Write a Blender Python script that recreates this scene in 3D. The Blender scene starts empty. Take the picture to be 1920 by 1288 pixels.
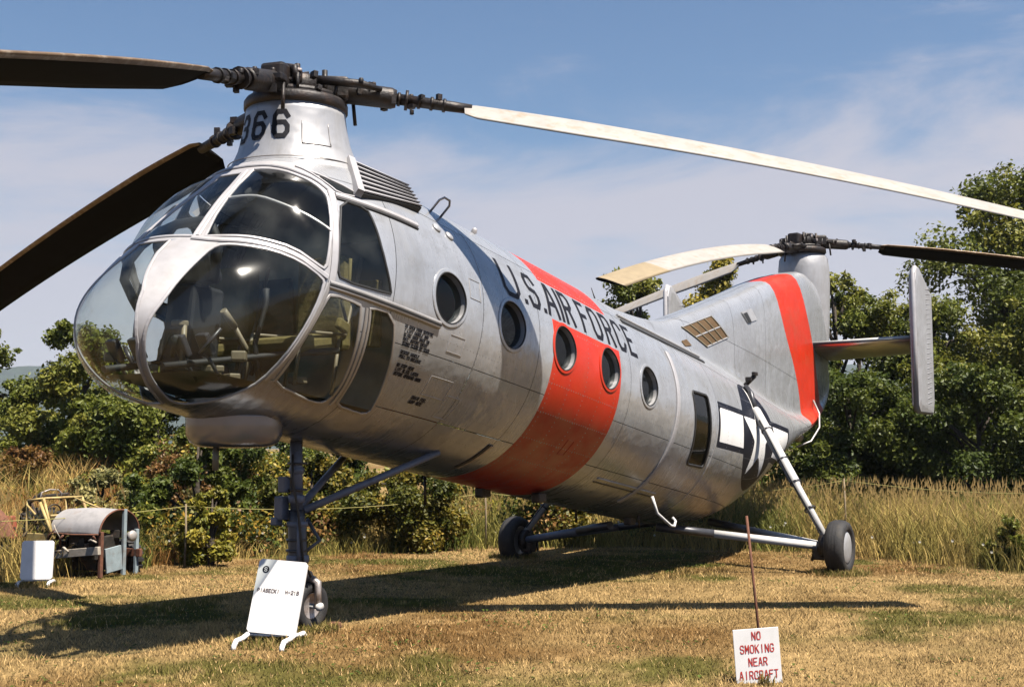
import bpy, bmesh, math, random
import numpy as np
from mathutils import Vector, Matrix

# ------------------------------------------------------------------ scene, camera, light
scene = bpy.context.scene
col = scene.collection
rng = np.random.default_rng(7)
random.seed(7)

cam_data = bpy.data.cameras.new('camera')
cam = bpy.data.objects.new('camera', cam_data)
col.objects.link(cam)
cam.location = (0.0, 0.0, 1.40)
cam.rotation_euler = (math.pi / 2 + 0.088, 0.0, 0.0)
cam_data.sensor_width = 36.0
cam_data.lens = 36.0 * 2214.0 / 1920.0
cam_data.clip_start = 0.1
cam_data.clip_end = 9000.0
scene.camera = cam

SUN_TO = Vector((0.40, -0.335, 1.0)).normalized()
SUN_EL = math.asin(SUN_TO.z)
SUN_ROT = math.atan2(SUN_TO.x, SUN_TO.y)
world = bpy.data.worlds.new('World')
scene.world = world
world.use_nodes = True
wn, wl = world.node_tree.nodes, world.node_tree.links
wn.clear()
def wnode(t, **kw):
    n = wn.new(t)
    for k, v in kw.items():
        setattr(n, k, v)
    return n
w_out = wnode('ShaderNodeOutputWorld')
w_bg = wnode('ShaderNodeBackground')
w_sky = wnode('ShaderNodeTexSky', sky_type='NISHITA', sun_disc=False)
w_sky.sun_elevation = SUN_EL
w_sky.sun_rotation = SUN_ROT
w_sky.altitude = 20.0
w_sky.air_density = 1.0
w_sky.dust_density = 0.6
w_sky.ozone_density = 1.5
w_bg.inputs['Strength'].default_value = 0.052
w_tc = wnode('ShaderNodeTexCoord')
w_map = wnode('ShaderNodeMapping')
w_map.inputs['Scale'].default_value = (1.6, 1.6, 7.0)
w_map.inputs['Location'].default_value = (3.1, 0.4, 0.2)
w_no = wnode('ShaderNodeTexNoise')
w_no.inputs['Scale'].default_value = 1.5
w_no.inputs['Detail'].default_value = 9.0
w_no.inputs['Roughness'].default_value = 0.62
w_no.inputs['Distortion'].default_value = 0.6
w_sep = wnode('ShaderNodeSeparateXYZ')
w_el = wnode('ShaderNodeMapRange')           # thin cloud deck thickest low over the land
w_el.inputs['From Min'].default_value = 0.05
w_el.inputs['From Max'].default_value = 0.36
w_el.inputs['To Min'].default_value = 0.40
w_el.inputs['To Max'].default_value = -0.26
w_add = wnode('ShaderNodeMath', operation='ADD')
w_rmp = wnode('ShaderNodeMapRange', interpolation_type='SMOOTHSTEP')
w_rmp.inputs['From Min'].default_value = 0.36
w_rmp.inputs['From Max'].default_value = 0.68
w_rmp.inputs['To Max'].default_value = 0.86
w_mix = wnode('ShaderNodeMix', data_type='RGBA')
w_mix.inputs[7].default_value = (5.1, 4.9, 5.5, 1.0)
w_gam = wnode('ShaderNodeHueSaturation')
w_gam.inputs['Saturation'].default_value = 1.22
w_gam.inputs['Value'].default_value = 1.0
wl.new(w_tc.outputs['Generated'], w_map.inputs['Vector'])
wl.new(w_map.outputs['Vector'], w_no.inputs['Vector'])
wl.new(w_tc.outputs['Generated'], w_sep.inputs['Vector'])
wl.new(w_sep.outputs['Z'], w_el.inputs['Value'])
wl.new(w_no.outputs['Fac'], w_add.inputs[0])
wl.new(w_el.outputs['Result'], w_add.inputs[1])
wl.new(w_add.outputs[0], w_rmp.inputs['Value'])
wl.new(w_rmp.outputs['Result'], w_mix.inputs[0])
wl.new(w_sky.outputs['Color'], w_gam.inputs['Color'])
wl.new(w_gam.outputs['Color'], w_mix.inputs[6])
wl.new(w_mix.outputs[2], w_bg.inputs['Color'])
wl.new(w_bg.outputs['Background'], w_out.inputs['Surface'])

sun_data = bpy.data.lights.new('sun', 'SUN')
sun_data.energy = 5.0
sun_data.angle = math.radians(0.55)
sun_data.color = (1.0, 0.93, 0.82)
sun = bpy.data.objects.new('sun', sun_data)
col.objects.link(sun)
sun.location = (20, -20, 50)
sun.rotation_euler = (-SUN_TO).to_track_quat('-Z', 'Y').to_euler()

vs = scene.view_settings
vs.view_transform = 'Standard'
vs.look = 'None'
vs.exposure = 1.18
vs.gamma = 1.0
vs.use_curve_mapping = False
scene.cycles.max_bounces = 8
scene.cycles.diffuse_bounces = 0
scene.cycles.transparent_max_bounces = 12
scene.cycles.caustics_reflective = False
scene.cycles.caustics_refractive = False

# ------------------------------------------------------------------ materials
def material(name):
    m = bpy.data.materials.new(name)
    m.use_nodes = True
    nt = m.node_tree
    return m, nt, nt.nodes, nt.links, nt.nodes['Principled BSDF']

def mat(name, color, rough=0.6, metal=0.0, var=0.12, scale=6.0, bump=0.0, bscale=40.0, spec=0.5, rand=0.0,
        dirt=None, dirt_amt=0.5, dirt_scale=3.0, rvar=0.0):
    m, nt, N, Lk, P = material(name)
    P.inputs['Roughness'].default_value = rough
    P.inputs['Metallic'].default_value = metal
    P.inputs['Specular IOR Level'].default_value = spec
    tc = N.new('ShaderNodeTexCoord')
    no = N.new('ShaderNodeTexNoise')
    no.inputs['Scale'].default_value = scale
    no.inputs['Detail'].default_value = 6
    no.inputs['Roughness'].default_value = 0.6
    Lk.new(tc.outputs['Object'], no.inputs['Vector'])
    mr = N.new('ShaderNodeMapRange')
    mr.inputs['From Min'].default_value = 0.3
    mr.inputs['From Max'].default_value = 0.7
    mr.inputs['To Min'].default_value = 1 - var
    mr.inputs['To Max'].default_value = 1 + var
    Lk.new(no.outputs['Fac'], mr.inputs['Value'])
    val = mr.outputs['Result']
    if rand > 0:
        oi = N.new('ShaderNodeObjectInfo')
        m2 = N.new('ShaderNodeMapRange')
        m2.inputs['To Min'].default_value = 1 - rand
        m2.inputs['To Max'].default_value = 1 + rand
        Lk.new(oi.outputs['Random'], m2.inputs['Value'])
        mu = N.new('ShaderNodeMath'); mu.operation = 'MULTIPLY'
        Lk.new(val, mu.inputs[0]); Lk.new(m2.outputs['Result'], mu.inputs[1])
        val = mu.outputs[0]
    vm = N.new('ShaderNodeVectorMath'); vm.operation = 'SCALE'
    vm.inputs[0].default_value = color[:3]
    Lk.new(val, vm.inputs['Scale'])
    outc = vm.outputs['Vector']
    if dirt is not None:
        n2 = N.new('ShaderNodeTexNoise')
        n2.inputs['Scale'].default_value = dirt_scale
        n2.inputs['Detail'].default_value = 8
        n2.inputs['Roughness'].default_value = 0.7
        Lk.new(tc.outputs['Object'], n2.inputs['Vector'])
        r2 = N.new('ShaderNodeMapRange')
        r2.inputs['From Min'].default_value = 0.5
        r2.inputs['From Max'].default_value = 0.68
        r2.inputs['To Max'].default_value = dirt_amt
        Lk.new(n2.outputs['Fac'], r2.inputs['Value'])
        mx = N.new('ShaderNodeMix'); mx.data_type = 'RGBA'
        mx.inputs[7].default_value = (*dirt, 1)
        Lk.new(r2.outputs['Result'], mx.inputs[0])
        Lk.new(outc, mx.inputs[6])
        outc = mx.outputs[2]
    Lk.new(outc, P.inputs['Base Color'])
    if rvar > 0:
        r3 = N.new('ShaderNodeMapRange')
        r3.inputs['From Min'].default_value = 0.3
        r3.inputs['From Max'].default_value = 0.7
        r3.inputs['To Min'].default_value = max(0.02, rough - rvar)
        r3.inputs['To Max'].default_value = min(1, rough + rvar)
        n3 = N.new('ShaderNodeTexNoise'); n3.inputs['Scale'].default_value = scale * 2.3; n3.inputs['Detail'].default_value = 5
        Lk.new(tc.outputs['Object'], n3.inputs['Vector'])
        Lk.new(n3.outputs['Fac'], r3.inputs['Value'])
        Lk.new(r3.outputs['Result'], P.inputs['Roughness'])
    if bump > 0:
        nb = N.new('ShaderNodeTexNoise')
        nb.inputs['Scale'].default_value = bscale
        nb.inputs['Detail'].default_value = 4
        Lk.new(tc.outputs['Object'], nb.inputs['Vector'])
        bp = N.new('ShaderNodeBump')
        bp.inputs['Strength'].default_value = 1.0
        bp.inputs['Distance'].default_value = bump
        Lk.new(nb.outputs['Fac'], bp.inputs['Height'])
        Lk.new(bp.outputs['Normal'], P.inputs['Normal'])
    return m

def glass_mat(name, tint=(0.80, 0.84, 0.84), ior=1.38, rough=0.015, haze=0.05):
    """old acrylic: mostly clear, Fresnel reflection with a sharp and a scuffed lobe, a thin film of dust"""
    m, nt, N, Lk, P = material(name)
    N.remove(P)
    out = N['Material Output']
    tr = N.new('ShaderNodeBsdfTransparent'); tr.inputs['Color'].default_value = (*tint, 1)
    gl = N.new('ShaderNodeBsdfGlossy'); gl.inputs['Roughness'].default_value = rough
    g2 = N.new('ShaderNodeBsdfGlossy'); g2.inputs['Roughness'].default_value = 0.16
    gm = N.new('ShaderNodeMixShader'); gm.inputs[0].default_value = 0.40
    Lk.new(gl.outputs[0], gm.inputs[1]); Lk.new(g2.outputs[0], gm.inputs[2])
    # thin sheet: same Schlick reflectance from either face
    ge = N.new('ShaderNodeNewGeometry'); dt = N.new('ShaderNodeVectorMath'); dt.operation = 'DOT_PRODUCT'
    Lk.new(ge.outputs['Normal'], dt.inputs[0]); Lk.new(ge.outputs['Incoming'], dt.inputs[1])
    ab = N.new('ShaderNodeMath'); ab.operation = 'ABSOLUTE'; Lk.new(dt.outputs['Value'], ab.inputs[0])
    su = N.new('ShaderNodeMath'); su.operation = 'SUBTRACT'; su.inputs[0].default_value = 1.0; Lk.new(ab.outputs[0], su.inputs[1])
    pw = N.new('ShaderNodeMath'); pw.operation = 'POWER'; pw.inputs[1].default_value = 5.0; Lk.new(su.outputs[0], pw.inputs[0])
    f0 = ((ior - 1) / (ior + 1)) ** 2 * 1.6
    fr = N.new('ShaderNodeMapRange'); fr.inputs['To Min'].default_value = f0; fr.inputs['To Max'].default_value = 0.9; Lk.new(pw.outputs[0], fr.inputs['Value'])
    df = N.new('ShaderNodeBsdfDiffuse'); df.inputs['Color'].default_value = (0.5, 0.52, 0.48, 1)
    tc = N.new('ShaderNodeTexCoord'); no = N.new('ShaderNodeTexNoise'); no.inputs['Scale'].default_value = 3.5
    no.inputs['Detail'].default_value = 6
    Lk.new(tc.outputs['Object'], no.inputs['Vector'])
    mr = N.new('ShaderNodeMapRange'); mr.inputs['From Min'].default_value = 0.45; mr.inputs['From Max'].default_value = 0.75
    mr.inputs['To Min'].default_value = 0.004; mr.inputs['To Max'].default_value = haze
    Lk.new(no.outputs['Fac'], mr.inputs['Value'])
    m1 = N.new('ShaderNodeMixShader'); m2 = N.new('ShaderNodeMixShader')
    Lk.new(mr.outputs['Result'], m1.inputs[0]); Lk.new(tr.outputs[0], m1.inputs[1]); Lk.new(df.outputs[0], m1.inputs[2])
    Lk.new(fr.outputs[0], m2.inputs[0]); Lk.new(m1.outputs[0], m2.inputs[1]); Lk.new(gm.outputs[0], m2.inputs[2])
    Lk.new(m2.outputs[0], out.inputs['Surface'])
    return m

def leaf_mat(name, attr='tone', trans=0.35, rough=0.5, spec=0.35):
    m, nt, N, Lk, P = material(name)
    out = N['Material Output']
    at = N.new('ShaderNodeAttribute'); at.attribute_name = attr
    P.inputs['Roughness'].default_value = rough
    P.inputs['Specular IOR Level'].default_value = spec
    Lk.new(at.outputs['Color'], P.inputs['Base Color'])
    tl = N.new('ShaderNodeBsdfTranslucent')
    Lk.new(at.outputs['Color'], tl.inputs['Color'])
    mx = N.new('ShaderNodeMixShader'); mx.inputs[0].default_value = trans
    Lk.new(P.outputs[0], mx.inputs[1]); Lk.new(tl.outputs[0], mx.inputs[2])
    Lk.new(mx.outputs[0], out.inputs['Surface'])
    return m

M = {}
# brushed aluminium skin with faint vertical streaks
def skin_mat(name, base, rough, metal, rand=0.05):
    m, nt, N, Lk, P = material(name)
    tc = N.new('ShaderNodeTexCoord')
    mp = N.new('ShaderNodeMapping'); mp.inputs['Scale'].default_value = (9.0, 1.2, 1.2)
    Lk.new(tc.outputs['Object'], mp.inputs['Vector'])
    n1 = N.new('ShaderNodeTexNoise'); n1.inputs['Scale'].default_value = 2.2; n1.inputs['Detail'].default_value = 8; n1.inputs['Roughness'].default_value = 0.65
    Lk.new(mp.outputs['Vector'], n1.inputs['Vector'])
    n2 = N.new('ShaderNodeTexNoise'); n2.inputs['Scale'].default_value = 1.7; n2.inputs['Detail'].default_value = 5
    Lk.new(tc.outputs['Object'], n2.inputs['Vector'])
    ad = N.new('ShaderNodeMath'); ad.operation = 'ADD'
    Lk.new(n1.outputs['Fac'], ad.inputs[0]); Lk.new(n2.outputs['Fac'], ad.inputs[1])
    mr = N.new('ShaderNodeMapRange'); mr.inputs['From Min'].default_value = 0.7; mr.inputs['From Max'].default_value = 1.3
    mr.inputs['To Min'].default_value = 0.86; mr.inputs['To Max'].default_value = 1.10
    Lk.new(ad.outputs[0], mr.inputs['Value'])
    oi = N.new('ShaderNodeObjectInfo')
    m2 = N.new('ShaderNodeMapRange'); m2.inputs['To Min'].default_value = 1 - rand; m2.inputs['To Max'].default_value = 1 + rand
    Lk.new(oi.outputs['Random'], m2.inputs['Value'])
    mu = N.new('ShaderNodeMath'); mu.operation = 'MULTIPLY'
    Lk.new(mr.outputs['Result'], mu.inputs[0]); Lk.new(m2.outputs['Result'], mu.inputs[1])
    vm = N.new('ShaderNodeVectorMath'); vm.operation = 'SCALE'; vm.inputs[0].default_value = base
    Lk.new(mu.outputs[0], vm.inputs['Scale'])
    mp2 = N.new('ShaderNodeMapping'); mp2.inputs['Scale'].default_value = (1.0, 3.2, 0.9); mp2.inputs['Rotation'].default_value = (0, 0.14, 0)
    Lk.new(tc.outputs['Object'], mp2.inputs['Vector'])
    n4 = N.new('ShaderNodeTexNoise'); n4.inputs['Scale'].default_value = 3.0; n4.inputs['Detail'].default_value = 9; n4.inputs['Roughness'].default_value = 0.72
    Lk.new(mp2.outputs['Vector'], n4.inputs['Vector'])
    r4 = N.new('ShaderNodeMapRange'); r4.inputs['From Min'].default_value = 0.50; r4.inputs['From Max'].default_value = 0.72; r4.inputs['To Max'].default_value = 0.45
    Lk.new(n4.outputs['Fac'], r4.inputs['Value'])
    mx = N.new('ShaderNodeMix'); mx.data_type = 'RGBA'; mx.inputs[7].default_value = (0.20, 0.185, 0.165, 1)
    Lk.new(r4.outputs['Result'], mx.inputs[0]); Lk.new(vm.outputs['Vector'], mx.inputs[6])
    Lk.new(mx.outputs[2], P.inputs['Base Color'])
    P.inputs['Metallic'].default_value = metal
    r3 = N.new('ShaderNodeMapRange'); r3.inputs['From Min'].default_value = 0.7; r3.inputs['From Max'].default_value = 1.3
    r3.inputs['To Min'].default_value = rough + 0.07; r3.inputs['To Max'].default_value = rough - 0.07
    Lk.new(ad.outputs[0], r3.inputs['Value'])
    Lk.new(r3.outputs['Result'], P.inputs['Roughness'])
    nb = N.new('ShaderNodeTexNoise'); nb.inputs['Scale'].default_value = 4.5; nb.inputs['Detail'].default_value = 2
    Lk.new(tc.outputs['Object'], nb.inputs['Vector'])
    bp = N.new('ShaderNodeBump'); bp.inputs['Strength'].default_value = 0.7; bp.inputs['Distance'].default_value = 0.016
    Lk.new(nb.outputs['Fac'], bp.inputs['Height']); Lk.new(bp.outputs['Normal'], P.inputs['Normal'])
    return m
M['skin'] = skin_mat('aluminium_skin', (0.40, 0.405, 0.425), 0.28, 0.42)
M['silver'] = skin_mat('silver_paint', (0.40, 0.395, 0.405), 0.42, 0.35)
M['alloy'] = mat('polished_alloy', (0.62, 0.61, 0.60), 0.32, metal=0.85, var=0.08, scale=4)
M['rivet'] = mat('rivet_heads', (0.30, 0.30, 0.31), 0.4, metal=0.6, var=0.3, scale=3)
M['orange'] = mat('orange_red_paint', (0.52, 0.024, 0.005), 0.42, var=0.10, scale=3, bump=0.002, bscale=5, dirt=(0.40, 0.055, 0.022), dirt_amt=0.6, dirt_scale=3.5, rvar=0.12)
M['navy'] = mat('navy_paint', (0.006, 0.007, 0.014), 0.55, var=0.2, spec=0.2)
M['black_letter'] = mat('letter_paint', (0.008, 0.008, 0.012), 0.6, var=0.25, scale=14, spec=0.2)
M['white_ins'] = mat('insignia_white', (0.78, 0.76, 0.74), 0.5, var=0.05, dirt=(0.5, 0.45, 0.38), dirt_amt=0.3)
M['frame_white'] = mat('canopy_frame_paint', (0.40, 0.385, 0.395), 0.40, var=0.10, scale=9, metal=0.15, dirt=(0.33, 0.30, 0.28), dirt_amt=0.45, dirt_scale=6)
M['frame_grey'] = mat('door_rail_metal', (0.38, 0.36, 0.35), 0.42, metal=0.5, var=0.15)
M['rubber'] = mat('tyre_rubber', (0.018, 0.017, 0.018), 0.75, var=0.3, scale=12, bump=0.002, bscale=60, dirt=(0.10, 0.08, 0.055), dirt_amt=0.35, dirt_scale=5)
M['gasket'] = mat('black_gasket', (0.015, 0.015, 0.016), 0.6, var=0.2)
M['dark_metal'] = mat('oily_hub_metal', (0.018, 0.015, 0.015), 0.5, metal=0.35, var=0.4, scale=15, bump=0.004, bscale=45, dirt=(0.09, 0.05, 0.03), dirt_amt=0.4, dirt_scale=9)
M['bright_metal'] = mat('worn_bright_metal', (0.42, 0.37, 0.35), 0.45, metal=0.6, var=0.3, scale=20, dirt=(0.12, 0.07, 0.05), dirt_amt=0.7, dirt_scale=12)
M['strut'] = mat('blue_grey_strut_paint', (0.16, 0.165, 0.20), 0.45, var=0.15, scale=9, dirt=(0.05, 0.045, 0.045), dirt_amt=0.6, dirt_scale=9)
M['strut_dark'] = mat('dark_strut_metal', (0.055, 0.055, 0.062), 0.4, metal=0.4, var=0.25, scale=10)
M['strut_white'] = mat('white_strut_paint', (0.60, 0.58, 0.56), 0.45, var=0.08, scale=7, dirt=(0.30, 0.26, 0.22), dirt_amt=0.5, dirt_scale=7)
M['blade_top'] = mat('blade_upper_paint', (0.31, 0.285, 0.26), 0.6, var=0.10, scale=5, dirt=(0.26, 0.19, 0.12), dirt_amt=0.75, dirt_scale=9)
M['blade_under'] = mat('blade_lower_paint', (0.005, 0.0045, 0.0045), 0.8, var=0.3, scale=6, spec=0.08)
M['blade_edge'] = mat('blade_edge_strip', (0.20, 0.13, 0.075), 0.42, metal=0.35, var=0.25, scale=6, dirt=(0.42, 0.35, 0.27), dirt_amt=0.7, dirt_scale=12)
M['blade_tip'] = mat('blade_tip_paint', (0.26, 0.20, 0.12), 0.6, var=0.15)
M['glass'] = glass_mat('canopy_acrylic', tint=(0.80, 0.83, 0.82))
M['glass_nose'] = glass_mat('nose_acrylic', tint=(0.88, 0.92, 0.89), haze=0.10)
M['glass_dark'] = glass_mat('cabin_window_acrylic', tint=(0.30, 0.33, 0.34), ior=1.25, haze=0.01)
M['interior'] = mat('interior_green_grey', (0.085, 0.095, 0.075), 0.75, var=0.2, scale=5)
M['bulkhead'] = mat('bulkhead_pale_green', (0.27, 0.30, 0.23), 0.75, var=0.2, scale=4)
M['interior_dark'] = mat('interior_black', (0.008, 0.0085, 0.010), 0.7, var=0.3, scale=8)
M['olive'] = mat('olive_canvas', (0.12, 0.095, 0.028), 0.85, var=0.25, scale=10, bump=0.004, bscale=30)
M['tan_tube'] = mat('tan_tube_paint', (0.17, 0.14, 0.09), 0.5, var=0.2)
M['red_small'] = mat('faded_red', (0.22, 0.055, 0.03), 0.6, var=0.2)
M['pod'] = mat('radome_paint', (0.24, 0.225, 0.235), 0.25, metal=0.35, var=0.10, scale=5)
M['grille'] = mat('intake_screen', (0.11, 0.065, 0.028), 0.7, metal=0.2, var=0.35, scale=40)
M['white_board'] = mat('white_sign_paint', (0.80, 0.77, 0.75), 0.5, var=0.05, scale=5, dirt=(0.6, 0.54, 0.46), dirt_amt=0.35, dirt_scale=4)
M['red_letter'] = mat('red_letter_paint', (0.50, 0.030, 0.018), 0.55, var=0.2, scale=30)
M['grey_letter'] = mat('dark_grey_letter_paint', (0.08, 0.055, 0.055), 0.55, var=0.2, scale=30)
M['rust'] = mat('rusty_steel', (0.14, 0.055, 0.03), 0.85, var=0.35, scale=18, dirt=(0.05, 0.028, 0.02), dirt_amt=0.6, dirt_scale=10)
M['rope'] = mat('yellow_rope', (0.30, 0.26, 0.08), 0.8, var=0.1)
M['stake'] = mat('weathered_stake', (0.20, 0.15, 0.09), 0.85, var=0.3, scale=15)
M['bark'] = mat('tree_bark', (0.055, 0.042, 0.030), 0.9, var=0.4, scale=12, bump=0.02, bscale=20)
M['yellow_paint'] = mat('faded_yellow_paint', (0.42, 0.31, 0.12), 0.6, var=0.2, scale=8, dirt=(0.22, 0.10, 0.04), dirt_amt=0.7, dirt_scale=6)
M['hood_metal'] = mat('galvanised_hood', (0.46, 0.43, 0.41), 0.5, metal=0.4, var=0.2, scale=6, dirt=(0.20, 0.12, 0.07), dirt_amt=0.7, dirt_scale=3)
M['blue_panel'] = mat('pale_blue_panel', (0.25, 0.30, 0.32), 0.6, var=0.2, scale=6, dirt=(0.16, 0.10, 0.06), dirt_amt=0.5, dirt_scale=5)
M['plank'] = mat('weathered_plank', (0.36, 0.31, 0.25), 0.85, var=0.25, scale=9)
M['engine'] = mat('greasy_engine', (0.03, 0.026, 0.022), 0.7, metal=0.3, var=0.5, scale=14, dirt=(0.16, 0.07, 0.03), dirt_amt=0.7, dirt_scale=8)
M['leaf'] = leaf_mat('foliage')
M['grass'] = leaf_mat('grass_blades', trans=0.30, rough=0.65, spec=0.15)

# ------------------------------------------------------------------ mesh helpers
def tag(o, label=None, cat=None, group=None, kind=None):
    if label: o['label'] = label
    if cat: o['category'] = cat
    if group: o['group'] = group
    if kind: o['kind'] = kind
    return o

def link(o, parent=None):
    col.objects.link(o)
    if parent is not None:
        o.parent = parent
    return o

def empty(name, loc=(0, 0, 0), rz=0.0, parent=None):
    o = bpy.data.objects.new(name, None)
    o.empty_display_size = 0.2
    o.location = loc
    o.rotation_euler = (0, 0, rz)
    return link(o, parent)

class MB:
    """collects geometry for one mesh object"""
    def __init__(self):
        self.v = []; self.f = []; self.m = []; self.s = []
    def add(self, verts, faces, mi=0, smooth=True):
        n = len(self.v)
        self.v += [tuple(map(float, p)) for p in verts]
        self.f += [tuple(int(i) + n for i in fc) for fc in faces]
        self.m += [mi] * len(faces); self.s += [smooth] * len(faces)
        return self
    def box(self, c, size, rot=None, mi=0, bev=0.0):
        c = Vector(c); hx, hy, hz = size[0] / 2, size[1] / 2, size[2] / 2
        R = rot if rot is not None else Matrix.Identity(3)
        b = min(bev, hx * .9, hy * .9, hz * .9)
        if b <= 0:
            P = [Vector((x, y, z)) for x in (-hx, hx) for y in (-hy, hy) for z in (-hz, hz)]
            F = [(0, 1, 3, 2), (4, 6, 7, 5), (0, 4, 5, 1), (2, 3, 7, 6), (0, 2, 6, 4), (1, 5, 7, 3)]
            self.add([c + R @ p for p in P], F, mi, False)
        else:
            bm = bmesh.new(); bmesh.ops.create_cube(bm, size=1.0)
            for v in bm.verts: v.co = Vector((v.co.x * 2 * hx, v.co.y * 2 * hy, v.co.z * 2 * hz))
            bmesh.ops.bevel(bm, geom=bm.edges[:], offset=b, segments=2, affect='EDGES', profile=0.5)
            bm.verts.index_update()
            self.add([c + R @ v.co for v in bm.verts], [[v.index for v in f.verts] for f in bm.faces], mi, False)
            bm.free()
        return self
    def tube(self, pts, r, seg=10, mi=0, cap=True, closed=False):
        pts = [Vector(p) for p in pts]; n = len(pts)
        rs = r if isinstance(r, (list, tuple)) else [r] * n
        V = []; up = None
        for i in range(n):
            if closed: d = pts[(i + 1) % n] - pts[i - 1]
            else: d = pts[min(i + 1, n - 1)] - pts[max(i - 1, 0)]
            d.normalize()
            if up is None:
                up = Vector((0, 0, 1)) if abs(d.z) < 0.9 else Vector((1, 0, 0))
            u = (up - d * up.dot(d)).normalized(); w = d.cross(u); up = u
            for k in range(seg):
                a = 2 * math.pi * k / seg
                V.append(pts[i] + (u * math.cos(a) + w * math.sin(a)) * rs[i])
        F = []
        for i in range(n if closed else n - 1):
            j = (i + 1) % n
            for k in range(seg):
                k2 = (k + 1) % seg
                F.append((i * seg + k, i * seg + k2, j * seg + k2, j * seg + k))
        self.add(V, F, mi, True)
        if cap and not closed:
            base = len(self.v) - len(V)
            self.f.append(tuple(base + k for k in reversed(range(seg)))); self.m.append(mi); self.s.append(False)
            self.f.append(tuple(base + (n - 1) * seg + k for k in range(seg))); self.m.append(mi); self.s.append(False)
        return self
    def lathe(self, prof, o=(0, 0, 0), axis=(0, 0, 1), seg=32, mi=0, smooth=True):
        """prof: list of (radius, height) along axis from o"""
        o = Vector(o); a = Vector(axis).normalized()
        u = a.orthogonal().normalized(); w = a.cross(u)
        V = []
        for r, h in prof:
            for k in range(seg):
                t = 2 * math.pi * k / seg
                V.append(o + a * h + (u * math.cos(t) + w * math.sin(t)) * max(r, 1e-5))
        F = []
        for i in range(len(prof) - 1):
            for k in range(seg):
                k2 = (k + 1) % seg
                F.append((i * seg + k, i * seg + k2, (i + 1) * seg + k2, (i + 1) * seg + k))
        return self.add(V, F, mi, smooth)
    def build(self, name, mats, parent=None):
        me = bpy.data.meshes.new(name)
        me.from_pydata(self.v, [], self.f)
        mats = mats if isinstance(mats, (list, tuple)) else [mats]
        for m in mats: me.materials.append(M[m] if isinstance(m, str) else m)
        me.polygons.foreach_set('material_index', self.m)
        me.polygons.foreach_set('use_smooth', self.s)
        me.update()
        return link(bpy.data.objects.new(name, me), parent)

def np_mesh(name, V, F, mats, parent=None, smooth=True, normals=None, color=None):
    """fast mesh from numpy; F is (m,3) or (m,4)"""
    V = np.asarray(V, np.float32); F = np.asarray(F, np.int32)
    me = bpy.data.meshes.new(name)
    k = F.shape[1]
    me.vertices.add(len(V)); me.vertices.foreach_set('co', V.ravel())
    me.loops.add(F.size); me.loops.foreach_set('vertex_index', F.ravel())
    me.polygons.add(len(F))
    me.polygons.foreach_set('loop_start', np.arange(0, F.size, k, dtype=np.int32))
    me.polygons.foreach_set('loop_total', np.full(len(F), k, np.int32))
    me.update(calc_edges=True)
    me.polygons.foreach_set('use_smooth', np.full(len(F), smooth, bool))
    for m in (mats if isinstance(mats, (list, tuple)) else [mats]):
        me.materials.append(M[m] if isinstance(m, str) else m)
    if color is not None:
        at = me.color_attributes.new('tone', 'FLOAT_COLOR', 'POINT')
        at.data.foreach_set('color', np.concatenate([color, np.ones((len(color), 1))], 1).astype(np.float32).ravel())
    if normals is not None:
        me.normals_split_custom_set_from_vertices(np.asarray(normals, np.float32).tolist())
    me.update()
    return link(bpy.data.objects.new(name, me), parent)

def vnoise(x, y, seed=0):
    xi = np.floor(x).astype(np.int64); yi = np.floor(y).astype(np.int64)
    xf = x - xi; yf = y - yi
    def h(a, b):
        n = (a * 374761393 + b * 668265263 + seed * 1442695041) & 0xffffffff
        n = ((n ^ (n >> 13)) * 1274126177) & 0xffffffff
        return ((n ^ (n >> 16)) & 0xffff) / 65535.0
    u = xf * xf * (3 - 2 * xf); v = yf * yf * (3 - 2 * yf)
    return (h(xi, yi) * (1 - u) + h(xi + 1, yi) * u) * (1 - v) + (h(xi, yi + 1) * (1 - u) + h(xi + 1, yi + 1) * u) * v
def fbm(x, y, seed=0, oct=4):
    s = 0; a = 0.5; t = 0
    for i in range(oct):
        s = s + a * vnoise(x * 2 ** i, y * 2 ** i, seed + i * 17); t += a; a *= 0.5
    return s / t
def sstep(a, b, x):
    t = np.clip((x - a) / (b - a), 0, 1); return t * t * (3 - 2 * t)

# ------------------------------------------------------------------ ground
EDGE_X = np.array([-30, -8, -5.6, -3.6, -0.5, 2.0, 4.2, 6.0, 8.5, 30.0])
EDGE_Y = np.array([8.0, 11.0, 12.6, 15.8, 17.6, 18.0, 16.6, 13.9, 11.6, 8.0])
def lawn_edge(x):
    return np.interp(x, EDGE_X, EDGE_Y)
def gz(x, y):
    x = np.asarray(x, float); y = np.asarray(y, float)
    z = -0.012 * np.clip(y - 9, 0, 14) - 0.10 * sstep(8.6, 5.0, y)
    z = z + 0.75 * sstep(15, 22, y) * sstep(-3.0, -8.0, x) * sstep(60, 40, y)
    z = z + 0.05 * (fbm(x * 0.35 + 9, y * 0.35, 3) - 0.5) * sstep(3.0, 6, np.hypot(x - 0.5, y - 11)) 
    return z
def tone_noise(x, y):
    return fbm(x * 0.55 + 3.3, y * 0.55, 11, 5)
STRAW = np.array([0.45, 0.30, 0.125]); STRAW2 = np.array([0.62, 0.41, 0.185]); GREEN = np.array([0.115, 0.115, 0.022]); BROWN = np.array([0.25, 0.14, 0.048])

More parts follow.
